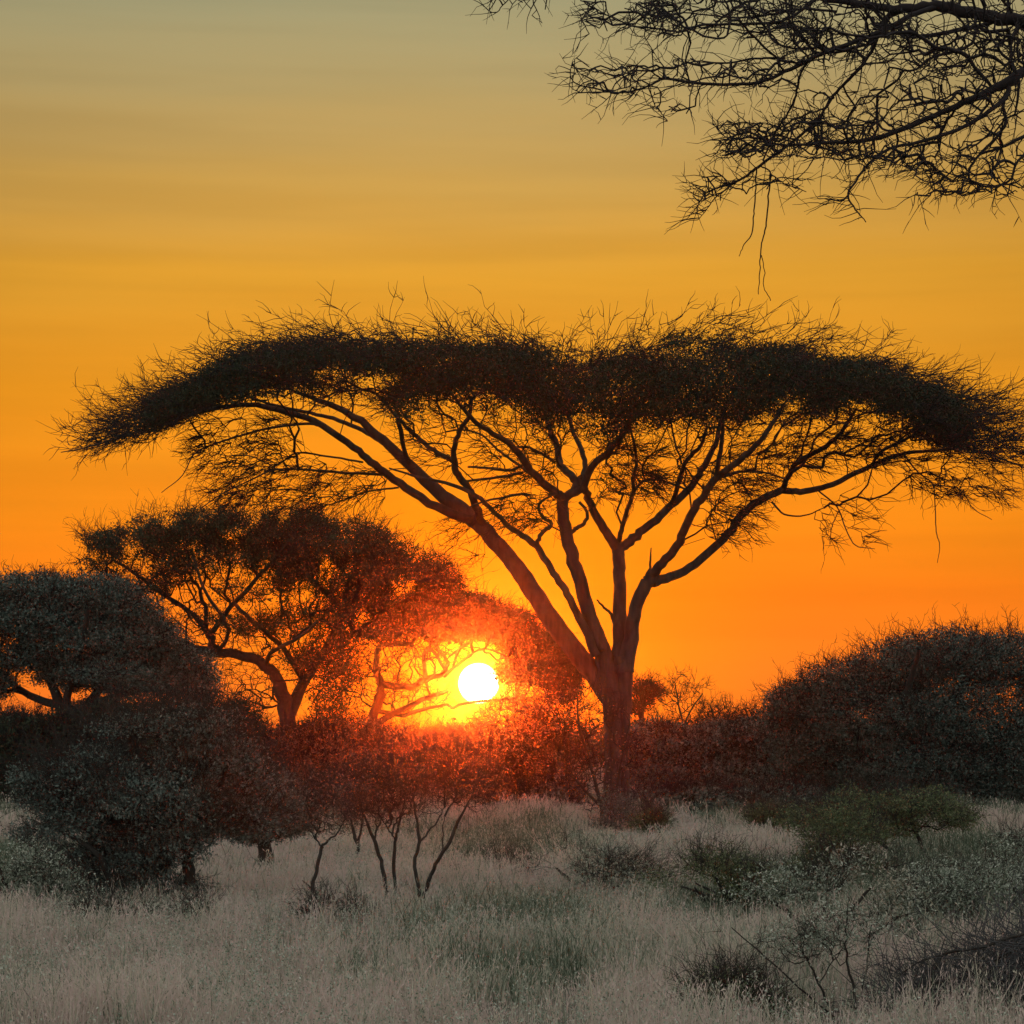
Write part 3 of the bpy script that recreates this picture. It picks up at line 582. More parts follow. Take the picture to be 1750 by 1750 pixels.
# ------------------------------------------------------------------ bushes of the middle distance
def bush(name, label, D, bx, pads, seed, stems=5, spread=None, **k):
    rg = np.random.default_rng(seed + 5000); by = base_y(D)
    cx = [p[0] for p in pads]; cy = [p[1] for p in pads]; li = []
    for i in range(stems):
        p = pads[i % len(pads)]; tx = p[0] + rg.uniform(-.5, .5) * p[2]; ty = p[1] + rg.uniform(-.3, .5) * p[3]
        sx = bx + rg.uniform(-1, 1) * (spread if spread else 10); dz = rg.uniform(-.5, .5)
        r = rg.uniform(.028, .045) / D * F
        li.append([(sx, by + 2, dz * .3, r), (sx + (tx - sx) * .25 + rg.normal(0, 4), by + (ty - by) * .35, dz * .5, r * .85), (sx + (tx - sx) * .6 + rg.normal(0, 5), by + (ty - by) * .7, dz, r * .6), (tx, ty, dz * 1.5, r * .3)])
    return plant(name, label, 'bush', D, bx, li, pads, seed, **k)

G1 = 'bushes lining the far side of the grass'
far = [
 ('thorn_bush', 'low brown thorn bush below and left of the sun, under the arching acacia', 66, 590, [(560, 1290, 60, 60), (620, 1290, 70, 62), (590, 1350, 90, 40)], M_LEAF_DRY),
 ('thorn_bush', 'brown thorn bush lit red directly below the sun', 64, 740, [(700, 1285, 80, 48), (790, 1290, 80, 48), (740, 1335, 110, 50)], M_LEAF_DRY),
 ('thorn_bush', 'tangled thorn bush between the sun and the umbrella acacia trunk', 60, 930, [(880, 1255, 70, 62), (945, 1235, 60, 60), (930, 1310, 90, 70), (860, 1330, 80, 50)], M_LEAF_DRY),
 ('leafy_bush', 'low leafy bush immediately right of the umbrella acacia trunk', 74, 1130, [(1120, 1275, 55, 46), (1170, 1285, 60, 46), (1130, 1330, 80, 36)], M_LEAF_DK),
 ('leafy_bush', 'low leafy bush touching the left side of the spreading thorn tree', 74, 1260, [(1230, 1272, 60, 44), (1290, 1275, 60, 48), (1250, 1325, 90, 40)], M_LEAF_DK),
 ('dark_undergrowth_bush', 'dark low bush at grass edge just right of the acacia trunk', 58, 1160, [(1130, 1372, 60, 22), (1200, 1370, 60, 22)], M_LEAF_DK),
 ('dark_undergrowth_bush', 'dark low bush at grass edge under the spreading thorn tree', 59, 1320, [(1280, 1372, 60, 22), (1350, 1370, 60, 24)], M_LEAF_DK),
 ('leafy_bush', 'green leafy bush behind and left of the dark foreground bush', 58, 60, [(30, 1280, 80, 60), (110, 1270, 80, 60), (60, 1340, 120, 60)], M_LEAF_FAR),
 ('leafy_bush', 'green leafy bush behind and above the dark foreground bush', 57, 270, [(210, 1235, 80, 44), (300, 1240, 80, 48), (400, 1240, 50, 48), (270, 1310, 140, 70)], M_LEAF_FAR),
 ('thorn_bush', 'greenish thorn bush filling the gap right of the dark foreground bush', 58, 500, [(480, 1295, 60, 50), (545, 1295, 56, 56), (500, 1350, 90, 44)], M_LEAF_DRY),
 ('dark_undergrowth_bush', 'dark low bush at grass edge below the sun', 59, 880, [(840, 1368, 60, 22), (930, 1366, 70, 26)], M_LEAF_DRY),
]
for i, (nm, lb, D, bx, pads, lm) in enumerate(far):
    small = 'undergrowth' in nm
    bush(nm, lb, D, bx, pads, 200 + i, stems=6, spread=25, leaf=lm, n_attr=500 if small else 900, n_leaf=14000 if small else (8000 if i in (1, 2) else (18000 if lm is M_LEAF_DRY else 30000)), lsize=.045, lspread=.12,
         n_twig=700 if small else 2600, tlen=.4, trad=.007, tip=.007, edge=250 if small else 700, edge_len=.45, clump=.12, group=None)

plant('small_flat_tree', 'small dark flat-topped tree peeking out right of the acacia trunk', 'tree', 88, 1095, [[(1092, base_y(88), 0, 5), (1094, 1270, 0, 4), (1098, 1210, 0, 3.4), (1105, 1185, 0, 2)], [(1096, 1230, 0, 3), (1085, 1195, 0, 2), (1075, 1180, 0, 1)]],
      [(1090, 1178, 32, 16), (1116, 1186, 22, 9), (1084, 1204, 30, 20)], 300, n_attr=320, n_leaf=3800, lsize=.05, lspread=.1, n_twig=500, tlen=.35, trad=.008, tip=.009, edge=260, edge_len=.5, clump=.36)
for i, (x, y, h, w, lb) in enumerate([(1165, 1245, 100, 60, 'tall bare feathery shrub against the orange sky right of the trunk'), (1225, 1248, 55, 40, 'short bare shrub on the skyline halfway to the spreading thorn tree'), (1285, 1245, 40, 34, 'small bare shrub on the skyline beside the spreading thorn tree')]):
    D = 84
    plant('bare_shrub', lb, 'shrub', D, x, [[(x, base_y(D), 0, 2.5), (x + 2, y, 0, 2), (x - 5, y - h * .4, 0, 1.6), (x - 12, y - h * .8, 0, 1)], [(x + 2, y, 0, 1.8), (x + 18, y - h * .35, .5, 1.3), (x + w * .6, y - h * .6, .5, 1)]],
          [(x, y - h * .4, w, h * .6)], 310 + i, n_attr=200, n_leaf=0, n_twig=260, tlen=.5, trad=.008, tip=.008, clump=.1)

plant('bare_shrub', 'leafless tangled thorn shrub leaning against the front of the umbrella acacia trunk', 'shrub', 49, 1030,
  [[(1030, base_y(49), 0, 4), (1028, 1380, 0, 3.4), (1010, 1310, 0, 3), (990, 1240, 0, 2.2), (985, 1180, 0, 1.4)], [(1034, base_y(49), 0, 3.6), (1050, 1370, .1, 3), (1062, 1300, .1, 2.4), (1075, 1240, 0, 1.6)], [(1028, 1380, 0, 2.6), (980, 1330, .3, 2.2), (940, 1290, .4, 1.6)]],
  [(1010, 1210, 50, 60), (1050, 1260, 50, 60), (980, 1290, 60, 60), (1030, 1340, 70, 50)], 320, leaf=M_LEAF_DRY, n_attr=320, n_leaf=500, lsize=.03, lspread=.1, n_twig=380, tlen=.35, trad=.006, tip=.006, rmax=.02, clump=.1)

# ------------------------------------------------------------------ dark foreground bushes, left
plant('dark_leafy_bush', 'large dark leafy bush in the left foreground, standing in pale grass', 'bush', 28.3, 300,
  [[(322, base_y(28.3), 0, 12), (322, 1490, 0, 11), (315, 1440, 0, 9), (290, 1380, 0, 7), (250, 1310, 0, 5), (220, 1250, 0, 3)],
   [(318, 1450, 0, 8), (350, 1390, .2, 7), (380, 1330, .4, 5), (400, 1270, .5, 3)],
   [(230, base_y(28.3), .3, 10), (232, 1490, .3, 9), (215, 1430, .3, 7), (170, 1380, .3, 5), (120, 1340, .3, 3)],
   [(232, 1490, .3, 7), (260, 1420, -.2, 5), (280, 1350, -.3, 3)],
   [(200, base_y(28.3), -.3, 6), (180, 1480, -.3, 5), (140, 1440, -.3, 4), (100, 1420, -.3, 2)]],
  [(230, 1270, 90, 60), (330, 1262, 80, 55), (160, 1330, 90, 55), (390, 1330, 80, 60), (85, 1375, 60, 38), (260, 1360, 150, 70), (130, 1420, 80, 44), (310, 1430, 110, 60), (230, 1480, 70, 60), (400, 1400, 70, 44), (60, 1330, 40, 30), (190, 1520, 70, 34), (340, 1480, 50, 30), (270, 1515, 60, 30), (230, 1540, 50, 24), (130, 1480, 40, 30), (30, 1400, 30, 30)],
  400, leaf=M_LEAF_DK, bark=M_STEM, n_attr=2600, n_leaf=110000, lsize=.022, lspread=.075, n_twig=3000, tlen=.22, trad=.0035, tip=.0035, rmax=.03, edge=3000, edge_len=.42, clump=.33, lump=46)
plant('dark_leafy_bush', 'smaller dark leafy bush on one thick stem, right of the large dark bush', 'bush', 35, 450,
  [[(450, base_y(35), 0, 13), (452, 1450, 0, 12), (450, 1410, 0, 9), (430, 1370, 0, 6), (410, 1330, 0, 4)], [(452, 1440, 0, 8), (480, 1400, .2, 6), (500, 1370, .3, 4)]],
  [(430, 1350, 75, 50), (480, 1385, 60, 42), (440, 1410, 70, 32), (510, 1400, 30, 24)],
  401, leaf=M_LEAF_DK, bark=M_STEM, n_attr=900, n_leaf=34000, lsize=.023, lspread=.075, n_twig=1200, tlen=.22, trad=.004, tip=.004, rmax=.03, edge=400, edge_len=.22, clump=.14)

# slender shrubs in front of the thorn bushes
plant('slender_shrub', 'single crooked slender shrub, leftmost of the bare-stemmed shrubs', 'shrub', 25.5, 540,
  [[(540, 1612, 0, 4.2), (539, 1570, 0, 3.8), (533, 1525, 0, 3.5), (540, 1490, 0, 3.2), (549, 1450, 0, 3), (558, 1440, 0, 2.2), (576, 1424, 0, 1.6), (590, 1400, 0, 1)], [(552, 1449, 0, 2), (541, 1436, .1, 1.5), (530, 1420, .2, 1)], [(534, 1524, 0, 1.2), (526, 1512, .1, .9), (516, 1505, .1, .6)]],
  [(560, 1395, 45, 38), (545, 1350, 36, 40)], 500, leaf=M_LEAF_DRY, bark=M_STEM, n_attr=260, n_leaf=1500, lsize=.014, lspread=.07, n_twig=450, tlen=.18, trad=.0022, tip=.0022, rmax=.01, clump=.1, by=1618)
plant('forked_shrub', 'forked bare-stemmed shrub in the middle of the three slender ones', 'shrub', 27.5, 668,
  [[(668, 1572, 0, 4.4), (669, 1556, 0, 4), (662, 1530, 0, 3.6), (655, 1490, 0, 3.4), (645, 1450, 0, 3.2), (630, 1412, 0, 2.6), (618, 1380, 0, 1.8), (606, 1330, 0, 1)], [(640, 1436, 0, 2), (644, 1418, .1, 1.8), (655, 1395, .2, 1)],
   [(669, 1552, 0, 3.6), (676, 1535, .1, 3.2), (673, 1490, .2, 3), (676, 1440, .2, 2.8), (681, 1412, .3, 2.2), (690, 1370, .3, 1.4), (694, 1320, .3, 1)], [(674, 1434, .2, 1.6), (666, 1420, 0, 1.3), (655, 1405, -.1, .8)]],
  [(630, 1340, 75, 60), (690, 1330, 60, 60), (650, 1385, 70, 30)], 501, leaf=M_LEAF_DRY, bark=M_STEM, n_attr=700, n_leaf=2600, lsize=.014, lspread=.08, n_twig=1200, tlen=.22, trad=.0026, tip=.0024, rmax=.012, clump=.12)
plant('forked_shrub', 'wide V-shaped bare-stemmed shrub, rightmost of the slender ones', 'shrub', 26.5, 718,
  [[(718, 1582, 0, 4.6), (720, 1562, 0, 4.4), (719, 1535, 0, 4), (711, 1500, 0, 3.4), (709, 1465, 0, 3.2), (716, 1438, 0, 3), (712, 1400, 0, 2), (706, 1360, 0, 1.2)], [(715, 1440, 0, 2), (728, 1428, .1, 1.8), (748, 1402, .2, 1.4), (760, 1380, .2, 1)],
   [(720, 1545, 0, 3.8), (733, 1505, -.1, 3.6), (748, 1470, -.2, 3.4), (768, 1440, -.3, 3.2), (780, 1410, -.3, 3), (790, 1392, -.4, 2.4), (810, 1350, -.4, 1.4), (820, 1310, -.4, 1)], [(757, 1452, -.2, 1.4), (756, 1420, -.2, 1), (760, 1395, -.2, .6)]],
  [(730, 1330, 66, 62), (800, 1330, 60, 56), (770, 1290, 60, 40)], 502, leaf=M_LEAF_DRY, bark=M_STEM, n_attr=560, n_leaf=1500, lsize=.014, lspread=.08, n_twig=1000, tlen=.22, trad=.0025, tip=.0023, rmax=.012, clump=.12)
plant('slender_shrub', 'small upright shrub behind the forked shrubs, left of them', 'shrub', 38, 610,
  [[(610, 1470, 0, 4), (611, 1445, 0, 3.4), (604, 1420, 0, 2.6), (600, 1400, 0, 2)], [(611, 1445, 0, 2.6), (617, 1420, 0, 2), (620, 1395, 0, 1.4)]],
  [(605, 1370, 36, 36)], 503, leaf=M_LEAF_DRY, bark=M_STEM, n_attr=220, n_leaf=4000, lsize=.018, lspread=.08, n_twig=300, tlen=.2, trad=.003, tip=.003, rmax=.012, clump=.1)

# ------------------------------------------------------------------ green bushes, right foreground
plant('small_green_tree', 'small green flat-crowned tree with thin leaning stem, in the grass at right', 'tree', 36, 1580,
  [[(1582, base_y(36), 0, 4), (1582, 1480, 0, 3.6), (1578, 1450, 0, 3.4), (1565, 1425, 0, 3), (1560, 1400, 0, 2)], [(1578, 1492, 0, 4), (1560, 1480, 0, 3.6), (1535, 1462, 0, 3.2), (1505, 1440, 0, 2.6), (1470, 1420, 0, 2), (1440, 1400, 0, 1.2)], [(1565, 1425, 0, 2), (1590, 1400, .2, 1.4), (1620, 1385, .2, 1)]],
  [(1560, 1372, 90, 26), (1470, 1380, 90, 32), (1400, 1402, 70, 30), (1650, 1392, 70, 26), (1500, 1410, 80, 24), (1590, 1402, 80, 24)],
  600, leaf=M_LEAF_GN, bark=M_STEM, n_attr=900, n_leaf=24000, lsize=.021, lspread=.09, n_twig=900, tlen=.2, trad=.0035, tip=.0035, rmax=.02, edge=500, edge_len=.32, clump=.36, lump=24)
right = [
 ('green_shrub', 'bright green leafy shrub under the leaning stem of the small tree', 33, 1450, [(1450, 1440, 70, 56), (1410, 1480, 50, 34), (1480, 1490, 40, 30)], M_LEAF_GN, 22000, .019),
 ('leafy_shrub', 'grey-green sprawling shrub left of the bright green shrub', 28, 1240, [(1220, 1500, 80, 50), (1170, 1510, 60, 30), (1290, 1530, 80, 46)], M_LEAF_GN, 24000, .017),
 ('leafy_shrub', 'tall grey-leaved shrub in the grass at centre right', 23, 1440, [(1370, 1550, 120, 70), (1490, 1560, 100, 85), (1420, 1625, 130, 60), (1310, 1590, 80, 50), (1460, 1500, 70, 40)], M_LEAF_GY, 36000, .018),
 ('leafy_shrub', 'loose silvery shrub right of the tall grey-leaved shrub', 25, 1600, [(1600, 1540, 90, 60), (1670, 1530, 80, 60), (1550, 1580, 60, 40)], M_LEAF_GY, 30000, .018),
 ('leafy_shrub', 'leafy grey shrub at the right edge above the brush pile', 27, 1730, [(1720, 1490, 80, 70)], M_LEAF_GY, 15000, .017),
 ('small_bush', 'small round dark green bush beside the foot of the acacia', 46, 1115, [(1112, 1398, 28, 22)], M_LEAF_GN, 5000, .02),
 ('grassy_shrub', 'dark shrub hugging the foot of the umbrella acacia trunk', 47, 1045, [(1040, 1420, 34, 28), (1056, 1390, 26, 44)], M_LEAF_DK, 9000, .02),
 ('low_shrub', 'low green shrub left of the small flat-crowned tree', 44, 1320, [(1330, 1396, 56, 18)], M_LEAF_GN, 6000, .02),
 ('low_shrub', 'low grey-green shrub in open grass left of the acacia foot', 33, 870, [(850, 1492, 80, 26), (920, 1500, 80, 28)], M_LEAF_GY, 5000, .018),
 ('low_shrub', 'grey-green shrub in the grass in front of the acacia foot', 30, 1010, [(1000, 1485, 110, 40), (1060, 1510, 80, 34)], M_LEAF_GY, 7000, .018),
 ('leafy_shrub', 'pale green shrub at the left edge beside the dark bush', 27, 40, [(40, 1490, 60, 60), (90, 1530, 60, 36), (-20, 1500, 60, 60)], M_LEAF_GY, 18000, .018),
 ('low_shrub', 'pale green shrub in front of the large dark bush', 25.5, 200, [(110, 1570, 60, 26), (330, 1580, 60, 22), (180, 1585, 80, 22)], M_LEAF_GY, 10000, .016),
 ('low_shrub', 'dark green shrub at the bottom edge right of centre', 16.8, 1255, [(1235, 1718, 50, 40), (1285, 1735, 50, 34)], M_LEAF_GN, 7000, .011),
 ('low_shrub', 'small green shrub below the slender crooked stem', 25, 590, [(580, 1590, 56, 30)], M_LEAF_GY, 7000, .015),
]
for i, (nm, lb, D, bx, pads, lm, nl, ls) in enumerate(right):
    bush(nm, lb, D, bx, pads, 700 + i, stems=9, spread=34, leaf=lm, bark=M_STEM, n_attr=260, n_leaf=nl, lsize=ls, lspread=.12, n_twig=380, tlen=.3, trad=.003, tip=.0028, rmax=.012, edge=170, edge_len=.34, clump=.40, lump=30)
plant('bare_stemmed_shrub', 'thin fan of bare dark stems rising from the grass at the lower right', 'shrub', 17.2, 1455,
  [[(1430, 1752, 0, 2.4), (1415, 1715, 0, 2.2), (1400, 1680, 0, 2), (1380, 1640, 0, 1.6), (1340, 1600, 0, 1)], [(1468, 1745, 0, 2.8), (1458, 1690, 0, 2.6), (1448, 1640, 0, 2.2), (1444, 1590, 0, 1.6), (1450, 1540, 0, 1)],
   [(1470, 1730, 0, 2), (1474, 1690, 0, 1.8), (1482, 1640, 0, 1.5), (1490, 1580, 0, 1)], [(1400, 1680, 0, 1.4), (1420, 1650, .1, 1.1), (1440, 1620, .1, .8)], [(1425, 1740, 0, 2), (1380, 1700, 0, 1.8), (1330, 1655, 0, 1.5), (1250, 1585, 0, 1)]],
  [(1440, 1590, 80, 50), (1360, 1610, 70, 40)], 720, leaf=M_LEAF_GY, bark=M_STEM, n_attr=260, n_leaf=3000, lsize=.012, lspread=.06, n_twig=350, tlen=.14, trad=.0018, tip=.0018, rmax=.008, clump=.1)

# ------------------------------------------------------------------ brush pile, log
def brush_pile():
    rg = np.random.default_rng(33); D = 17.5
    loc = P(1750, base_y(D), D)
    R = root('brush_pile', loc, 'dark heap of dead thorn branches at the lower right corner', 'brush pile')
    n = 2200; px = rg.uniform(1540, 2000, n); t = (px - 1500) / 300.
    top = np.interp(px, [1500, 1600, 1680, 1750, 1850, 2000], [1740, 1705, 1640, 1600, 1585, 1680])
    py = rg.uniform(0, 1, n) ** .9 * (1750 - top) + top; dy = rg.uniform(-.9, .9, n); S = P(px, py, D + dy)
    b = Bag(); d = np.stack([rg.normal(0, 1, n), rg.normal(0, .6, n), rg.normal(.1, .45, n)], 1)
    n1, d1 = sprays(b, S, d, .55, 5, .006, rg, .2, -.02)
    j = rg.integers(0, len(n1), 9000); n2, d2 = sprays(b, n1[j], d1[j] + rg.normal(0, .7, (9000, 3)), .2, 3, .003, rg, .3, 0)
    j = rg.integers(0, len(n2), 4000); sprays(b, n2[j], d2[j] + rg.normal(0, .7, (4000, 3)), .1, 2, .002, rg, .3, 0)
    b.build('dead_twigs', M_GREYWOOD, R, loc)
    li = [[(1770, 1592, -.6, 2.6), (1720, 1604, -.6, 2.6), (1680, 1618, -.6, 2.6), (1620, 1628, -.6, 2.8), (1605, 1640, -.6, 3.6), (1594, 1662, -.6, 4.4), (1590, 1690, -.6, 5.5), (1592, 1716, -.6, 6)],
          [(1610, 1632, -.6, 2), (1580, 1640, -.6, 1.6), (1560, 1650, -.6, 1.3), (1535, 1668, -.6, .9)],
          [(1592, 1712, -.6, 5), (1565, 1720, -.6, 4.4), (1535, 1735, -.6, 4.6), (1500, 1752, -.6, 5)],
          [(1500, 1742, -.8, 2.6), (1535, 1708, -.8, 2.6), (1575, 1688, -.8, 2.4), (1640, 1672, -.8, 2), (1700, 1680, -.8, 1.6)],
          [(1665, 1622, -.6, 1.8), (1690, 1648, -.6, 1.7), (1720, 1665, -.5, 1.6), (1750, 1690, -.4, 1.4)],
          [(1645, 1672, -.8, 1.6), (1680, 1655, -.7, 1.5), (1720, 1630, -.6, 1.4), (1760, 1615, -.6, 1.2)]]
    ch = limbs_to_nodes(li, D, rg, 5, .004); bb = Bag()
    for c in ch: bb.add(*sweep(c[:, :3], c[:, 3], 7, rg, .06))
    S = np.vstack([c[:, :3] for c in ch]); k = rg.integers(0, len(S), 160)
    n1, d1 = sprays(bb, S[k], rg.normal(0, 1, (160, 3)) * [1, .5, .6], .16, 3, .0028, rg, .3, 0)
    bb.build('dead_branch', M_STEM, R, loc, smooth=False)
brush_pile()

def log(label, D, x0, x1, yc, r, seed):
    rg = np.random.default_rng(seed); loc = P((x0 + x1) / 2, yc, D)
    xs = np.linspace(x0, x1, 9); pts = P(xs, yc + rg.normal(0, 2, 9) - 8 * np.sin(np.linspace(0, 3.14, 9)), D + np.linspace(-.3, .3, 9))
    c = catmull(np.column_stack([pts, np.full(9, r)]), 4); rad = c[:, 3] * np.interp(np.arange(len(c)), [0, 2, len(c) - 3, len(c) - 1], [.02, 1, .9, .02])
    R = root('fallen_log', loc, label, 'log')
    Bag().add(*sweep(c[:, :3], rad, 12, rg, .12)).build('log_wood', M_GREYWOOD, R, loc, smooth=True)
    b = Bag(); k = rg.integers(2, len(c) - 2, 30); sprays(b, c[k, :3], rg.normal(0, 1, (30, 3)) + [0, 0, .6], .3, 4, .006, rg, .3, 0); b.build('side_twigs', M_GREYWOOD, R, loc)
log('dark fallen log in the grass at the bottom left edge', 17.3, 40, 262, 1738, .07, 41)

# ------------------------------------------------------------------ overhanging bare tree, upper right
def overhang():
    rg = np.random.default_rng(77); D = 22.0; by = base_y(D); loc = P(2330, by, D)
    R = root('overhanging_tree', loc, 'leafless tree whose long twiggy branches reach in from the upper right corner', 'tree')
    limbs = [
     [(2330, by, 0, 46), (2325, 1400, 0, 40), (2300, 1100, 0, 36), (2250, 800, 0, 32), (2190, 520, 0, 28), (2100, 300, 0, 24), (2000, 150, 0, 20), (1880, 70, 0, 16), (1750, 36, 0, 13)],
     [(1750, 36, 0, 12), (1700, 30, 0, 11), (1650, 20, 0, 10), (1600, 10, 0, 9), (1545, 16, 0, 7.5), (1500, 12, .1, 6.5), (1430, 0, .2, 5.5), (1350, -14, .3, 4.5), (1270, -30, .4, 3.5), (1180, -36, .5, 2.6), (1080, -30, .6, 2), (980, -34, .7, 1.6), (900, -24, .8, 1.3), (864, 4, .8, 1), (846, 22, .8, .8), (826, 10, .8, .5)],
     [(2060, 250, 0, 18), (1950, 160, -.4, 14), (1860, 115, -.7, 11), (1800, 112, -.8, 9), (1752, 122, -.9, 8), (1722, 140, -1, 7.5), (1660, 170, -1, 6), (1596, 197, -1, 4.6), (1531, 225, -1, 4), (1480, 240, -1, 3.6), (1428, 243, -1, 3), (1351, 248, -1, 2), (1290, 240, -1, 1.2)],
     [(1722, 142, -1, 5), (1722, 160, -1, 4.6), (1698, 185, -1.1, 4), (1647, 217, -1.1, 3.4), (1583, 239, -1.2, 3), (1520, 255, -1.2, 2.6), (1490, 275, -1.2, 2.4), (1472, 296, -1.2, 2), (1450, 332, -1.3, 1.8), (1462, 358, -1.3, 1.4), (1480, 380, -1.3, .8)],
     [(1452, 330, -1.3, 1.4), (1438, 344, -1.3, 1.2), (1420, 340, -1.3, .9), (1412, 350, -1.3, .6)],
     [(1600, 12, 0, 5), (1557, 26, -.2, 4.4), (1511, 51, -.4, 4.2), (1464, 70, -.5, 4), (1403, 92, -.6, 3.8), (1351, 118, -.6, 3.4), (1300, 140, -.7, 3), (1249, 144, -.7, 2.8), (1186, 141, -.8, 2.4), (1136, 134, -.8, 2.1), (1111, 146, -.8, 1.8), (1068, 158, -.8, 1.6), (1018, 152, -.8, 1.3), (980, 140, -.9, 1), (976, 115, -.9, .8), (985, 99, -.9, .6)],
     [(1130, 135, -.8, 1.4), (1105, 118, -.9, 1.2), (1080, 112, -.9, 1), (1050, 122, -.9, .7)],
     [(1108, 148, -.8, 1.2), (1118, 178, -.8, 1), (1132, 195, -.8, .8), (1141, 207, -.8, .5)],
     [(1545, 16, 0, 5), (1518, 30, .1, 4.6), (1500, 62, .1, 4), (1488, 90, .2, 3.2), (1464, 122, .2, 3), (1434, 152, .3, 2.8), (1412, 182, .3, 2.6), (1392, 210, .3, 2.6), (1351, 245, .3, 2.5), (1308, 276, .3, 2.6), (1292, 288, .3, 2.4), (1262, 308, .3, 2.2), (1211, 327, .3, 1.4), (1196, 345, .3, 1), (1181, 367, .3, .6)],
     [(1262, 308, .3, 1.6), (1225, 335, .5, 1.2), (1210, 355, .6, .9), (1192, 376, .6, .5)],
     [(1400, 92, -.6, 2.6), (1378, 110, -.4, 2.3), (1366, 135, -.3, 2.1), (1358, 170, -.2, 2), (1340, 205, -.1, 1.9), (1322, 232, 0, 1.8), (1304, 275, .1, 1.6)],
     [(1410, 185, .3, 1.8), (1370, 198, .1, 1.7), (1335, 218, 0, 1.5), (1300, 240, -.1, 1.2)],
     [(1700, 34, 0, 5), (1684, 42, .2, 4.2), (1634, 52, .4, 4), (1570, 62, .6, 3.8), (1518, 56, .8, 3), (1470, 80, .9, 2.4), (1420, 85, 1, 2)],
     [(1740, 36, 0, 4), (1737, 50, -.2, 3.6), (1728, 72, -.3, 3.4), (1728, 100, -.4, 2.8), (1735, 120, -.5, 2.4)],
     [(1668, 50, .2, 3), (1660, 75, .1, 2.8), (1630, 88, 0, 2.6), (1592, 98, -.1, 2.6), (1560, 120, -.2, 2), (1520, 115, -.3, 1.6)],
     [(1728, 70, -.3, 2.4), (1690, 68, -.1, 2.2), (1665, 75, 0, 2)],
     [(1718, 162, -1, 3), (1714, 185, -1, 2.8), (1719, 212, -1, 2.8), (1698, 240, -1, 2.5), (1672, 266, -1, 2.2), (1655, 294, -1, 2), (1665, 312, -1, 1.6), (1700, 318, -1, 1.3)],
     [(1900, 130, -.7, 6), (1830, 200, -1, 4.5), (1780, 218, -1.1, 3.6), (1750, 232, -1.2, 3), (1711, 252, -1.2, 2.5), (1673, 263, -1.1, 2)],
     [(1850, 190, -1, 4), (1780, 240, -1.3, 3), (1740, 275, -1.4, 2.2), (1725, 308, -1.4, 2), (1690, 320, -1.4, 1.6), (1650, 305, -1.4, 1.3), (1600, 290, -1.4, 1)],
     [(1400, -6, .2, 3), (1350, 30, .1, 2.8), (1312, 40, 0, 2.8), (1249, 42, -.1, 2.4), (1199, 43, -.2, 2.2), (1161, 54, -.3, 1.8), (1111, 48, -.3, 1.5), (1081, 45, -.4, 1.3), (1035, 25, -.4, 1), (1008, 6, -.4, .6)],
     [(1312, 40, 0, 2.4), (1320, 68, -.2, 2.2), (1345, 80, -.3, 2), (1372, 84, -.4, 2), (1400, 80, -.5, 2)],
     [(1430, 20, .1, 2.4), (1370, 15, 0, 2.2), (1310, 26, -.1, 2), (1250, 30, 0, 1.6), (1180, 22, .1, 1.3), (1130, 28, .1, .9)],
     [(1340, 100, -.5, 2), (1290, 100, -.4, 1.8), (1240, 108, -.3, 1.6), (1190, 104, -.2, 1.2), (1160, 112, -.2, .7)],
     [(1293, 288, .3, 1.4), (1291, 330, .3, 1.3), (1288, 366, .3, 1.2), (1285, 398, .3, 1.1), (1272, 418, .3, .9), (1263, 438, .3, .6)],
     [(1300, 284, .3, 1.4), (1316, 296, .3, 1.4), (1313, 335, .3, 1.4), (1310, 380, .3, 1.3), (1303, 410, .3, 1.2), (1299, 440, .3, 1.1), (1298, 470, .3, .9), (1296, 503, .3, .6)],
     [(1301, 436, .3, .9), (1306, 462, .3, .8), (1305, 490, .3, .7), (1317, 514, .3, .5)],
     [(1316, 296, .3, 1.2), (1334, 310, .2, 1), (1350, 318, .1, .8), (1378, 328, .1, .5)],
     [(2150, 420, 0, 18), (2200, 150, .5, 14), (2300, -100, 1, 10), (2400, -300, 1, 6)], [(2000, 150, 0, 12), (1900, -50, .5, 9), (1800, -180, 1, 6), (1650, -250, 1, 3)],
    ]
    ch = limbs_to_nodes(limbs, D, rg, 5, .012)
    tb, bb = Bag(), Bag()
    for k, c in enumerate(ch): (tb if k == 0 else bb).add(*sweep(c[:, :3], c[:, 3], 12 if c[:, 3].max() > .03 else 5, rg, .04))
    tb.build('trunk', M_TWIG, R, loc, smooth=True); bb.build('limbs', M_TWIG, R, loc, smooth=True)
    def patch(x0, y0, x1, y1, n, d0, d1, tilt=0):
        x = rg.uniform(x0, x1, n); y = rg.uniform(y0, y1, n) + tilt * (x - x0) / (x1 - x0); return P(x, y, D + rg.uniform(d0, d1, n))
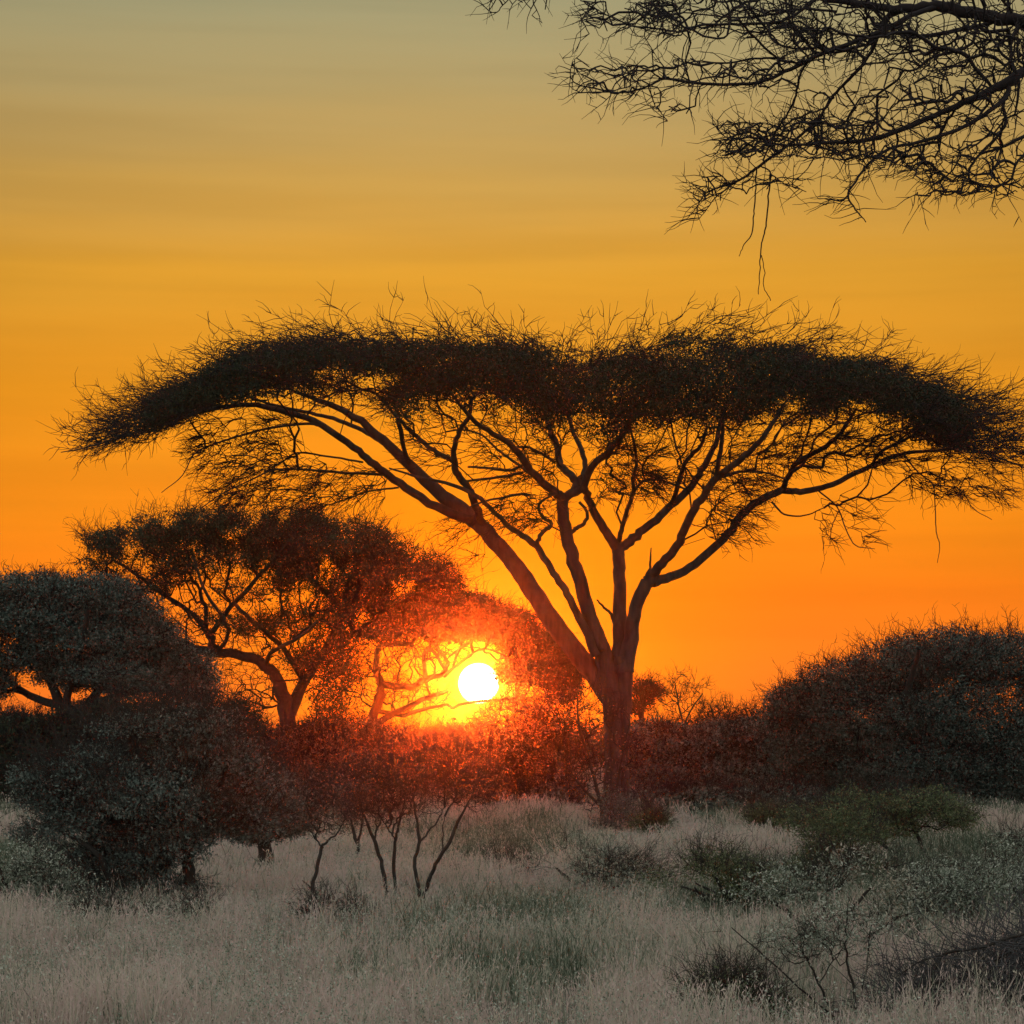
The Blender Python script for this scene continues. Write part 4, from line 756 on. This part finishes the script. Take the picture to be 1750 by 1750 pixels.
    A = np.vstack([patch(990, 0, 1160, 60, 110, -1, 1), patch(1100, -20, 1360, 66, 330, -1.4, 1.4), patch(1340, -60, 1760, 70, 620, -1.6, 1.6), patch(1340, 40, 1560, 110, 260, -1.4, 1.4),
                   patch(1560, 60, 1760, 130, 200, -1.4, 1.2), patch(980, 112, 1140, 165, 90, -1.6, 0), patch(1110, 165, 1190, 195, 14, -1.2, -.4), patch(1150, 98, 1340, 150, 120, -1.4, .2),
                   patch(1225, 205, 1500, 270, 420, -1.6, .8), patch(1360, 150, 1500, 215, 50, -1, .8), patch(1480, 150, 1720, 290, 260, -1.8, -.4, -30), patch(1440, 255, 1580, 290, 80, -1.8, -.6),
                   patch(1560, 265, 1760, 335, 200, -2, -.6), patch(1185, 300, 1280, 345, 50, -.2, .9), patch(1560, 110, 1760, 220, 90, -1.6, 0), patch(1760, -50, 2150, 300, 350, -1.6, 1.4),
                   patch(1250, -260, 2300, -50, 700, -2, 2), patch(1270, 300, 1370, 325, 16, 0, .6), patch(830, -30, 960, 20, 30, .2, 1.2)])
    bare = [c for c, li in zip(ch[1:], limbs[1:]) if not (li[0][0] in (1293, 1300, 1301))]
    seeds = np.vstack([c[:, :3] for c in bare]); p0 = np.linalg.norm(seeds - P(2000, 150, D), axis=1)
    gb, X, Dn, tips = grown(seeds, A[rg.random(len(A)) < .78], .0056, .28, rg, 2.6, .02, .09, p0)
    k = rg.integers(0, len(X), 1900); d = Dn[k] * .8 + rg.normal(0, .5, (1900, 3)) * [1, 1, .75] + np.array([-.45, 0, -.05])
    n1, d1 = sprays(gb, X[k], d, .27, 3, .0052, rg, .34, 0)
    j = rg.integers(0, len(n1), 2000); sprays(gb, n1[j], d1[j] + rg.normal(0, .8, (2000, 3)), .11, 2, .0044, rg, .2, 0)
    # short twigs along every thin limb
    S = np.vstack([c[(c[:, 3] < .022)][:, :3] for c in bare if (c[:, 3] < .022).any()]); k = rg.integers(0, len(S), 520)
    n1, d1 = sprays(gb, S[k], rg.normal(0, 1, (520, 3)) * [1, .6, .6] + [-.7, 0, 0], .30, 4, .0052, rg, .22, 0)
    gb.build('twigs', M_TWIG, R, loc)
overhang()

# ------------------------------------------------------------------ far woodland
def woodland():
    rg = np.random.default_rng(9); n = 9000
    lf, tb = Bag(), Bag(); C = []
    for i in range(150):
        y = rg.uniform(98, 180); x = rg.uniform(-.3, .3) * y; h = rg.uniform(1.8, 3.1); w = rg.uniform(2, 4)
        m = 90; u = unit(rg.normal(0, 1, (m, 3))) * rg.random((m, 1)) ** .33
        C.append(np.array([x, y, h * .55]) + u * [w, w, h * .45])
        tb.add(*prisms(np.array([[x, y, 0.]]), np.array([[x + rg.normal(0, .3), y, h * .7]]), .12, .05, 6))
    C = np.vstack(C); leaves(lf, C, 8, .12, (.3, .3, .15), rg, aspect=.5)
    n1, d1 = sprays(lf, C[rg.integers(0, len(C), 5000)], rg.normal(0, 1, (5000, 3)) + [0, 0, .8], .6, 3, .014, rg)
    V = np.concatenate(lf.V + [v for v in tb.V]); off = lf.n
    Q = np.concatenate(lf.Q + [q + off for q in tb.Q])
    o = mesh_np('distant_woodland', V, Q, M_LEAF_FAR, col=np.concatenate(lf.C + tb.C)); tag(o, 'hazy band of far bushveld behind the nearer trees', 'woodland', kind='stuff')
woodland()

# ------------------------------------------------------------------ grass
def grass():
    rg = np.random.default_rng(4)
    NT = 80000; per = 11
    d = 11.0 + (66 - 11.0) * rg.random(NT) ** 1.15; half = d * .232 + 3.5; x = rg.uniform(-1, 1, NT) * half
    dens = .5 * fbm(x * .55, d * .4, 31, 3) + .5 * vnoise(x * 2.4, d * 1.5, 88); keep = dens > .37 + .12 * rg.random(NT); d, x = d[keep], x[keep]; NT = len(d)
    pink = fbm(x * .22 + 7, d * .13, 40, 3); hgt = (.07 + .36 * fbm(x * .3, d * .2, 50, 2)) * (.4 + 1.05 * vnoise(x * 1.7, d * 1.1, 77))
    tone = np.clip((pink - .5) * 5.0 + .47, 0, 1)
    tone = tone + rg.normal(0, .17, NT); big = rg.random(NT) < .13; hgt = np.where(big, hgt * 1.35 + .05, hgt); tone = np.where(big, tone - rg.uniform(-.1, .35, NT), tone)
    cnt = np.where(big, 26, 9); m = int(cnt.sum()); T = np.repeat(np.arange(NT), cnt)
    bx = x[T] + rg.normal(0, .07, m) * (1 + d[T] / 40); by = d[T] + rg.normal(0, .10, m) * (1 + d[T] / 40)
    B = np.stack([bx, by, ground_z(bx, by) - .02], 1)
    h = hgt[T] * rg.uniform(.45, 1.3, m); az = rg.uniform(0, 2 * math.pi, m); lean = rg.gamma(2, .13, m)
    wv = np.stack([np.cos(az), np.sin(az), np.zeros(m)], 1); ld = rg.uniform(0, 2 * math.pi, m)
    lv = np.stack([np.cos(ld), np.sin(ld), np.zeros(m)], 1)
    w = (.0018 + .00013 * d[T])[:, None] * rg.uniform(.6, 1.4, (m, 1))
    up = np.array([0, 0, 1.])
    M1 = B + up * h[:, None] * .55 + lv * (lean * h * .25)[:, None]
    T1 = B + up * h[:, None] * .95 + lv * (lean * h * 1.0)[:, None]
    V = np.stack([B - wv * w, B + wv * w, M1 + wv * w * .85, M1 - wv * w * .85, T1 + wv * w * .2, T1 - wv * w * .2], 1).reshape(-1, 3)
    i = np.arange(m)[:, None] * 6
    Q = np.concatenate([i + [0, 1, 2, 3], i + [3, 2, 4, 5]], 0)
    c = np.clip(tone[T] + rg.normal(0, .26, m) - .25 * (vnoise(x * 3.1, d * 2.3, 91)[T] < .3), 0, 1)
    # seed heads: little ragged diamonds on some stems
    s = np.where(rg.random(m) < .45)[0]; ns = len(s); hb = Bag()
    C = T1[s]; sz = (.0045 + .00022 * d[T[s]])[:, None]
    for q in range(3):
        Cq = C + rg.normal(0, .018, (ns, 3)) - up * (.03 * q); a = unit(rg.normal(0, .45, (ns, 3)) + up) * sz * 2.4; b_ = unit(rg.normal(0, 1, (ns, 3))) * sz * .6
        hb.add(np.stack([Cq - a, Cq + b_, Cq + a, Cq - b_], 1).reshape(-1, 3), np.arange(ns * 4).reshape(-1, 4), np.repeat(np.clip(c[s] + .18, 0, 1), 4))
    bag = Bag().add(V, Q, np.repeat(c, 6))
    for v_, q_, c_ in zip(hb.V, hb.Q, hb.C): bag.V.append(v_); bag.Q.append(q_ + bag.n - 0); bag.C.append(c_)
    # fix running offsets for the appended seed heads
    V0 = bag.V[0]; Vh = np.concatenate(hb.V); Qh = np.concatenate(hb.Q) + len(V0)
    o = mesh_np('grass', np.concatenate([V0, Vh]), np.concatenate([bag.Q[0], Qh]), M_GRASS, col=np.concatenate([bag.C[0]] + hb.C))
    tag(o, 'tall dry seeding grass covering the whole clearing', 'grass', kind='stuff')
    # leafy herbs between the grass
    lf = Bag(); n = 5200; d = 13 + 50 * rg.random(n) ** 1.2; x = rg.uniform(-1, 1, n) * (d * .235 + 2)
    k = fbm(x * .25 + 30, d * .16, 60, 2) > .5; d, x = d[k], x[k]
    C = np.repeat(np.stack([x, d, np.full(len(x), .22)], 1), 9, 0) + rg.normal(0, 1, (len(x) * 9, 3)) * [.16, .16, .1]; C[:, 2] = np.abs(C[:, 2])
    leaves(lf, C, 8, .009, .05, rg, aspect=.6)
    o = lf.build('ground_herbs', M_LEAF_GY); tag(o, 'low leafy herbs scattered through the grass', 'herbs', kind='stuff')
grass()
